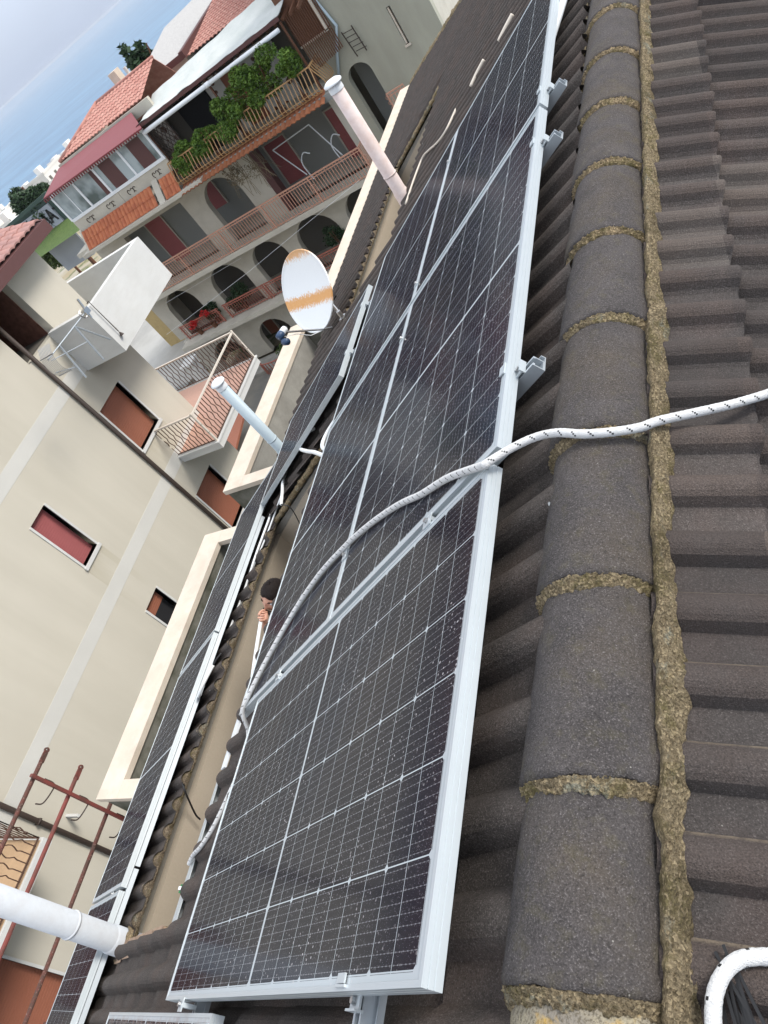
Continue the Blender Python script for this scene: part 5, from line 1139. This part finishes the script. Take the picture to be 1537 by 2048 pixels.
def shrub(c, r, n, size, seed, label, mat='leaf', cat='plant', group=None, pot=True, base=None):
    t = empty('potted_shrub', (c[0], c[1], base if base is not None else c[2] - r[2]), label, cat, group); leaves(c, r, n, size, seed).build('foliage', MT[mat], t)
    s_ = MB(); rnd = random.Random(seed + 50); bz0 = base if base is not None else c[2] - r[2]
    for i in range(5): s_.tube([(c[0] + rnd.uniform(-.1, .1), c[1], bz0 + .2), (c[0] + rnd.uniform(-.3, .3) * r[0], c[1] + rnd.uniform(-.2, .2), c[2] + r[2] * .5)], .012, 5)
    s_.build('stem', MT['brownwood'], t)
    if pot: s_ = MB(); s_.lathe([(.09, 0), (.13, .2), (.145, .2), (.145, .23), (.11, .23), (.1, .15)], (c[0], c[1], bz0), n=14); s_.build('pot', MT['brownwood'], t)
    return t
for i, (xn, zn, rx, rz, lb) in enumerate([(-12.95, -2.62, .85, .52, 'leafy shrub at the left end of the planted balcony, by the lattice'), (-12.1, -2.55, .75, .55, 'leafy shrub left of the middle of the planted balcony, below the dark opening'), (-11.0, -2.42, .85, .78, 'tall dense shrub in the middle of the planted balcony'), (-9.7, -2.12, 1.05, .80, 'largest shrub near the right end of the planted balcony'), (-8.95, -2.25, .5, .55, 'thin shrub last on the right of the planted balcony')]):
    c = B(xn, zn, 25.1); shrub((c.x, c.y - .12, c.z + .06), (rx, .50, rz), int(4200 * rx * 1.5), .062, 11 + i, lb, base=up_f, group='shrubs on the planted balcony')
c = B(-11.9, -3.75, 25.0); t = empty('hanging_vine', c, 'dry leafless vine hanging below the planted balcony', 'plant'); leaves(c, (.7, .3, .5), 900, .04, 31).build('vine_leaves', MT['dry'], t)
s_ = MB(); rnd = random.Random(5)
for i in range(26):
    p = c + Vector((rnd.uniform(-.8, .8), rnd.uniform(-.2, .3), .5)); s_.tube([p, p + Vector((rnd.uniform(-.1, .3), 0, -.5)), p + Vector((rnd.uniform(-.1, .5), 0, -rnd.uniform(.7, 1.5)))], .009, 4)
s_.build('stem', MT['dry'], t)
for i, (xn, zn, rx, rz, m_, lb) in enumerate([(-15.0, -6.85, .9, .55, 'leafd', 'dark leafy plant filling the arch above the red flowers'), (-16.3, -6.95, .5, .4, 'leafd', 'dark plant beside the pillar of the lower arcade'), (-10.6, -6.65, .6, .5, 'leafd', 'dark plant in the lower arcade right of the satellite dish')]):
    c = B(xn, zn, 25.9); shrub((c.x, c.y, c.z), (rx, .35, rz), 1500, .06, 41 + i, lb, m_, base=low_f, group=None)
c = B(-17.3, -7.1, 25.55); shrub((c.x, c.y, c.z), (.35, .2, .22), 420, .05, 61, 'red geranium on the lower arcade railing', 'flower', base=low_f)
c = B(-16.6, -6.95, 25.55); shrub((c.x, c.y, c.z), (.3, .2, .16), 260, .05, 62, 'small red flowering plant right of the geranium', 'flower', base=low_f)
c = (-18.3, 24.4, GZ + .45); shrub(c, (.6, .35, .45), 700, .06, 63, 'green and red plants inside the low curved railing', 'leafg', base=GZ)

def tree(name, base, h, r, n, size, seed, label, mat='leafd', group=None):
    t = empty(name, base, label, 'tree', group); b_ = Vector(base); s_ = MB(); rnd = random.Random(seed)
    s_.tube([b_ - Vector((0, 0, 1)), b_ + Vector((0, 0, h * .5)), b_ + Vector((.1, 0, h * .9))], [.05 * h * .5, .03 * h * .5, .01 * h], 8)
    for i in range(6): a_ = rnd.random() * 6.28; s_.tube([b_ + Vector((0, 0, h * (.3 + .08 * i))), b_ + Vector((math.cos(a_) * r[0] * .6, math.sin(a_) * r[1] * .6, h * (.5 + .08 * i)))], [.01 * h, .004 * h], 5)
    s_.build('trunk', MT['brownwood'], t); leaves(b_ + Vector((0, 0, h * .62)), r, n, size, seed, 16).build('crown', MT[mat], t); return t
# conifer behind the villa, dark tree and palm at the left, town by the sea
tree('cypress', (-25.6, 41, -9), 8.9, (1.0, 1.0, 3.6), 5200, .24, 71, 'dark evergreen treetop behind the villa against the sea')
tree('broad_tree', (-57.2, 60, -12.6), 9.2, (2.5, 2.4, 2.9), 9000, .28, 72, 'dark bushy tree at the left in front of the white town')
tree('broad_tree', (-60.0, 60.5, -14.2), 7.0, (1.9, 2.0, 2.0), 4200, .26, 77, 'lower olive green tree left of the dark bushy tree', 'leafg')
pal = empty('palm_tree', (-50, 60, -14), 'small palm tree beside the maroon roof edge', 'palm')
a = MB(); a.tube([(-50, 60, -15), (-50, 60, -5.6)], [.22, .16], 8); a.build('trunk', MT['brownwood'], pal)
a = MB(); rnd = random.Random(8)
for i in range(26):
    an_ = rnd.random() * 6.28; el = rnd.uniform(-.3, 1.2); L_ = rnd.uniform(1.6, 2.4); pr = []
    for k_ in range(7):
        t = k_ / 6; pr.append(Vector((-50, 60, -5.5)) + Vector((math.cos(an_) * L_ * t * math.cos(el), math.sin(an_) * L_ * t * math.cos(el), L_ * t * math.sin(el) - 1.3 * t * t)))
    for p, q in zip(pr[:-1], pr[1:]):
        d = (q - p).normalized(); sd = d.cross(Vector((0, 0, 1))).normalized()
        for m_ in range(3):
            o_ = p.lerp(q, m_ / 3)
            for s_ in (1, -1): a.add([o_, o_ + d * .08, o_ + sd * s_ * .34 + d * .22 - Vector((0, 0, .12))], [(0, 1, 2)])
a.build('fronds', MT['leafg'], pal)
MT['town'] = plaster('white_town_wall', (.66, .65, .62), .06, .2); MT['town2'] = plaster('pale_beige_town_wall', (.58, .5, .42), .06, .2)
def townhouse(x, y, z, wx, wy, h, label, mat='town', red=False):
    t = empty('town_house', (x, y, z), label, 'house', 'houses of the seaside town'); a = MB(); a.box(x - wx / 2, x + wx / 2, y - wy / 2, y + wy / 2, z - 4, z + h); a.build('wall', MT[mat], t)
    a = MB()
    if red:
        a.slab([(x - wx / 2 - .4, y - wy / 2 - .4, z + h), (x + wx / 2 + .4, y - wy / 2 - .4, z + h), (x + wx / 2 + .4, y, z + h + 2), (x - wx / 2 - .4, y, z + h + 2)], (0, 0, .2)); a.slab([(x - wx / 2 - .4, y + wy / 2 + .4, z + h), (x + wx / 2 + .4, y + wy / 2 + .4, z + h), (x + wx / 2 + .4, y, z + h + 2), (x - wx / 2 - .4, y, z + h + 2)], (0, 0, .2))
    else: 
        a.box(x - wx / 2 - .1, x + wx / 2 + .1, y - wy / 2 - .1, y - wy / 2 + .2, z + h, z + h + .7); a.box(x + wx / 2 - .2, x + wx / 2 + .1, y - wy / 2, y + wy / 2, z + h, z + h + .7); a.box(x - 1, x + 1, y - 1, y + 1, z + h, z + h + 2)
    a.build('roof', MT['redtile'] if red else MT['town'], t)
    a = MB()
    for i in range(int(wx / 3.2)):
        for j in range(int(h / 3)): a.box(x - wx / 2 + 1 + i * 3.2, x - wx / 2 + 2.1 + i * 3.2, y - wy / 2 - .05, y - wy / 2 + .05, z + .9 + j * 3, z + 2.3 + j * 3)
    for i in range(int(wy / 3.2)):
        for j in range(int(h / 3)): a.box(x + wx / 2 - .05, x + wx / 2 + .05, y - wy / 2 + 1 + i * 3.2, y - wy / 2 + 2.1 + i * 3.2, z + .9 + j * 3, z + 2.3 + j * 3)
    a.build('windows', MT['dim'], t); return t
rnd = random.Random(4)
SEA = [('tall white flat-roofed house just left of the dark bushy tree, on the shore', -252, 246, 9, 0), ('white block right above the dark bushy tree, first of the white row', -190, 200, 9, 0), ('white stepped block behind the top of the dark bushy tree', -178, 196, 10, 0), ('white house between the bushy tree and the palm, with a roof parapet', -186, 214, 9, 0), ('broad white block directly left of the palm tree', -178, 214, 10, 0), ('white house straight behind the palm tree', -176, 224, 10, 0), ('red-roofed house peeping over the white row left of the palm', -205, 232, 7, 1), ('white house above the palm, close to the tiled roof edge', -190, 240, 9, 0), ('highest white house of the row, touching the red tiled roof', -196, 256, 9, 0), ('pale house under the white row near the maroon canopy', -150, 176, 7, 0), ('beige house low down left of the bushy tree', -150, 146, 8, 0), ('long pale house above the mauve roof at the left edge', -170, 160, 8, 0), ('grey-white house at the very left edge of the photo', -200, 182, 10, 0), ('small white house on the shore left of the tree', -225, 214, 8, 0), ('pale cube house above the fence and the graffiti wall', -128, 126, 6, 0), ('farthest pale house on the shore at the left edge', -270, 250, 8, 0)]
for i, (lb, x, y, h, rd) in enumerate(SEA):
    d = math.hypot(x, y); townhouse(x, y, -12.4 - (d - 30) * .06, rnd.uniform(10, 17), rnd.uniform(9, 14), h * .95, lb, 'town2' if i in (9, 10, 14) else 'town', bool(rd))
# graffiti wall, field and yard near the left roof
gw = empty('graffiti_wall', (-57, 58, -13), 'grey wall with black graffiti letters beside the green field', 'wall')
a = MB(); a.box(-58.4, -54.2, 57.8, 58.0, -12, -6.35); a.build('wall_panel', plaster('blue_grey_wall', (.34, .37, .42), .08, .5), gw)
a = MB()
def stroke(pts_): 
    for p, q in zip(pts_[:-1], pts_[1:]): a.bar((-57.6 + p[0], 57.76, -7.85 + .85 * p[1]), (-57.6 + q[0], 57.76, -7.85 + .85 * q[1]), .2, .05, up=(0, 1, 0))
stroke([(.9, 1.4), (0, 1.3), (.1, 0), (.9, .1)]); stroke([(0, .7), (.7, .7)]); stroke([(1.1, 0), (1.3, 1.2), (1.7, .4), (2.0, 1.3), (2.2, 0)]); stroke([(2.4, 0), (2.8, 1.4), (3.2, 0)]); stroke([(2.5, .5), (3.1, .5)]); stroke([(3.5, 1.1), (3.7, 1.1)])
a.build('graffiti', MT['black'], gw)
fd = MB(); fd.quad((-60, 54.5, -9.0), (-48, 54.5, -9.0), (-49, 57.7, -8.2), (-60, 57.7, -8.2)); struct(fd.build('grass_field', MT['leafg']))
a = MB(); a.box(-61, -53, 58.02, 58.3, -8.6, -5.9); a.bar((-66, 57.5, -6.2), (-53, 57.5, -5.6), .25, .3); tag(a.build('dark_fence', plain('dark_green_fence', (.05, .08, .07), .7, .2)), 'dark green fence line in front of the bushy tree', 'fence')
yd = MB(); yd.box(-44, -26, 17, 44, -12.9, -12.35); struct(yd.build('yard', plaster('pale_concrete_yard', (.42, .41, .38), .12, .25, ((.2, .19, .17), .3, .4), 20, .3)))
sw = empty('boundary_wall', (-27, 24, -12.4), 'low yellowish stone wall beside the left end of the villa', 'wall'); a = MB(); a.box(-30, -22.6, 31.5, 31.9, -12.4, -7.2); a.build('stone_face', plaster('yellow_rubble', (.48, .36, .17), .25, 3, ((.2, .15, .08), 3, .6), 30, .6), sw); a = MB(); a.box(-30, -22.6, 31.45, 31.95, -7.2, -7.05); a.build('wall_top', MT['stain2'], sw)
a = MB(); a.box(-27.5, -22.4, 22.6, 22.9, -12.4, -10.6); a.box(-27.5, -22.4, 22.55, 22.95, -10.6, -10.5); tag(a.build('yard_wall', MT['bgrey']), 'grey yard wall with dark scribbles below the solid white balcony', 'wall')
a = MB(); a.box(-21.6, -21.1, 22.4, 22.9, -12.4, -9.6); a.box(-21.7, -21.0, 22.3, 23.0, -9.6, -9.5); tag(a.build('gate_pillar', MT['white_conc']), 'white gate pillar at the end of the grey yard wall', 'pillar')
# red-brown porch below the cream house
po = empty('porch_roof', (-11.5, 16.5, -12), 'rust red porch roof with a black railing below the corner balcony', 'porch')
a = MB(); a.slab([(-20.9, 20.6, -11.6), (-19.0, 20.6, -11.6), (-19.0, 18.6, -11.9), (-20.9, 18.6, -11.9)], (0, 0, .1)); a.build('roof_sheet', MT['orange'], po)
spindle_rail((-19.0, 18.6, 0), (-20.9, 18.6, 0), -12.3, -11.7, MT['iron'], MT['ivory'], po, .12, False)
# land beyond the right wing
a = MB(); a.quad((-40, 45, -12.2), (-8, 45, -12.2), (-8, 110, -13), (-40, 110, -13)); struct(a.build('hillside', MT['earth']))
for i, (x, y, s__) in enumerate([(-17.2, 60, 1.6), (-15.8, 56, 1.3), (-19.0, 66, 1.8)]):
    t = empty('bush', (x, y, -12.4), ['green bush on the slope beyond the grey wing wall', 'nearer green bush past the grey wing wall', 'farthest green bush past the grey wing wall'][i], 'bush'); leaves((x, y, -11.2), (s__, s__, s__ * .8), 1200, .16, 80 + i).build('foliage', MT['leafg'], t)
# clothes lines across the arcades
cl = empty('clothes_line', B(-14, -6.2, 25), 'thin white clothes lines strung in front of the lower arcade', 'clothes line'); a = MB()
a.tube([B(-18.6, -7.0, 24.6), B(-14, -6.4, 24.6), B(-9, -5.6, 24.6)], .006, 5); a.build('line', MT['white_metal'], cl)
a = MB(); a.tube([B(-17.6, -6.0, 25.2), B(-13.9, -5.9, 25.2)], .006, 5); a.tube([B(-11.2, -5.75, 25.2), B(-8.6, -5.7, 25.2)], .006, 5); a.build('line', MT['white_metal'], cl)

# ------------------------------------------------------------------ sea air
HAZE = 0.00013
hz = MB(); hz.box(-6000, 6000, -6000, 6000, -60, 6.0); ho = hz.build('haze', bpy.data.materials.new('haze')); ho['kind'] = 'stuff'
hm = ho.data.materials[0]; hm.use_nodes = True; hn_ = hm.node_tree; 
for n in list(hn_.nodes):
    if n.type == 'BSDF_PRINCIPLED': hn_.nodes.remove(n)
pv = hn_.nodes.new('ShaderNodeVolumePrincipled'); pv.inputs['Density'].default_value = HAZE; pv.inputs['Color'].default_value = (.86, .92, 1.0, 1); pv.inputs['Anisotropy'].default_value = .3
hn_.links.new(pv.outputs[0], hn_.nodes['Material Output'].inputs['Volume'])
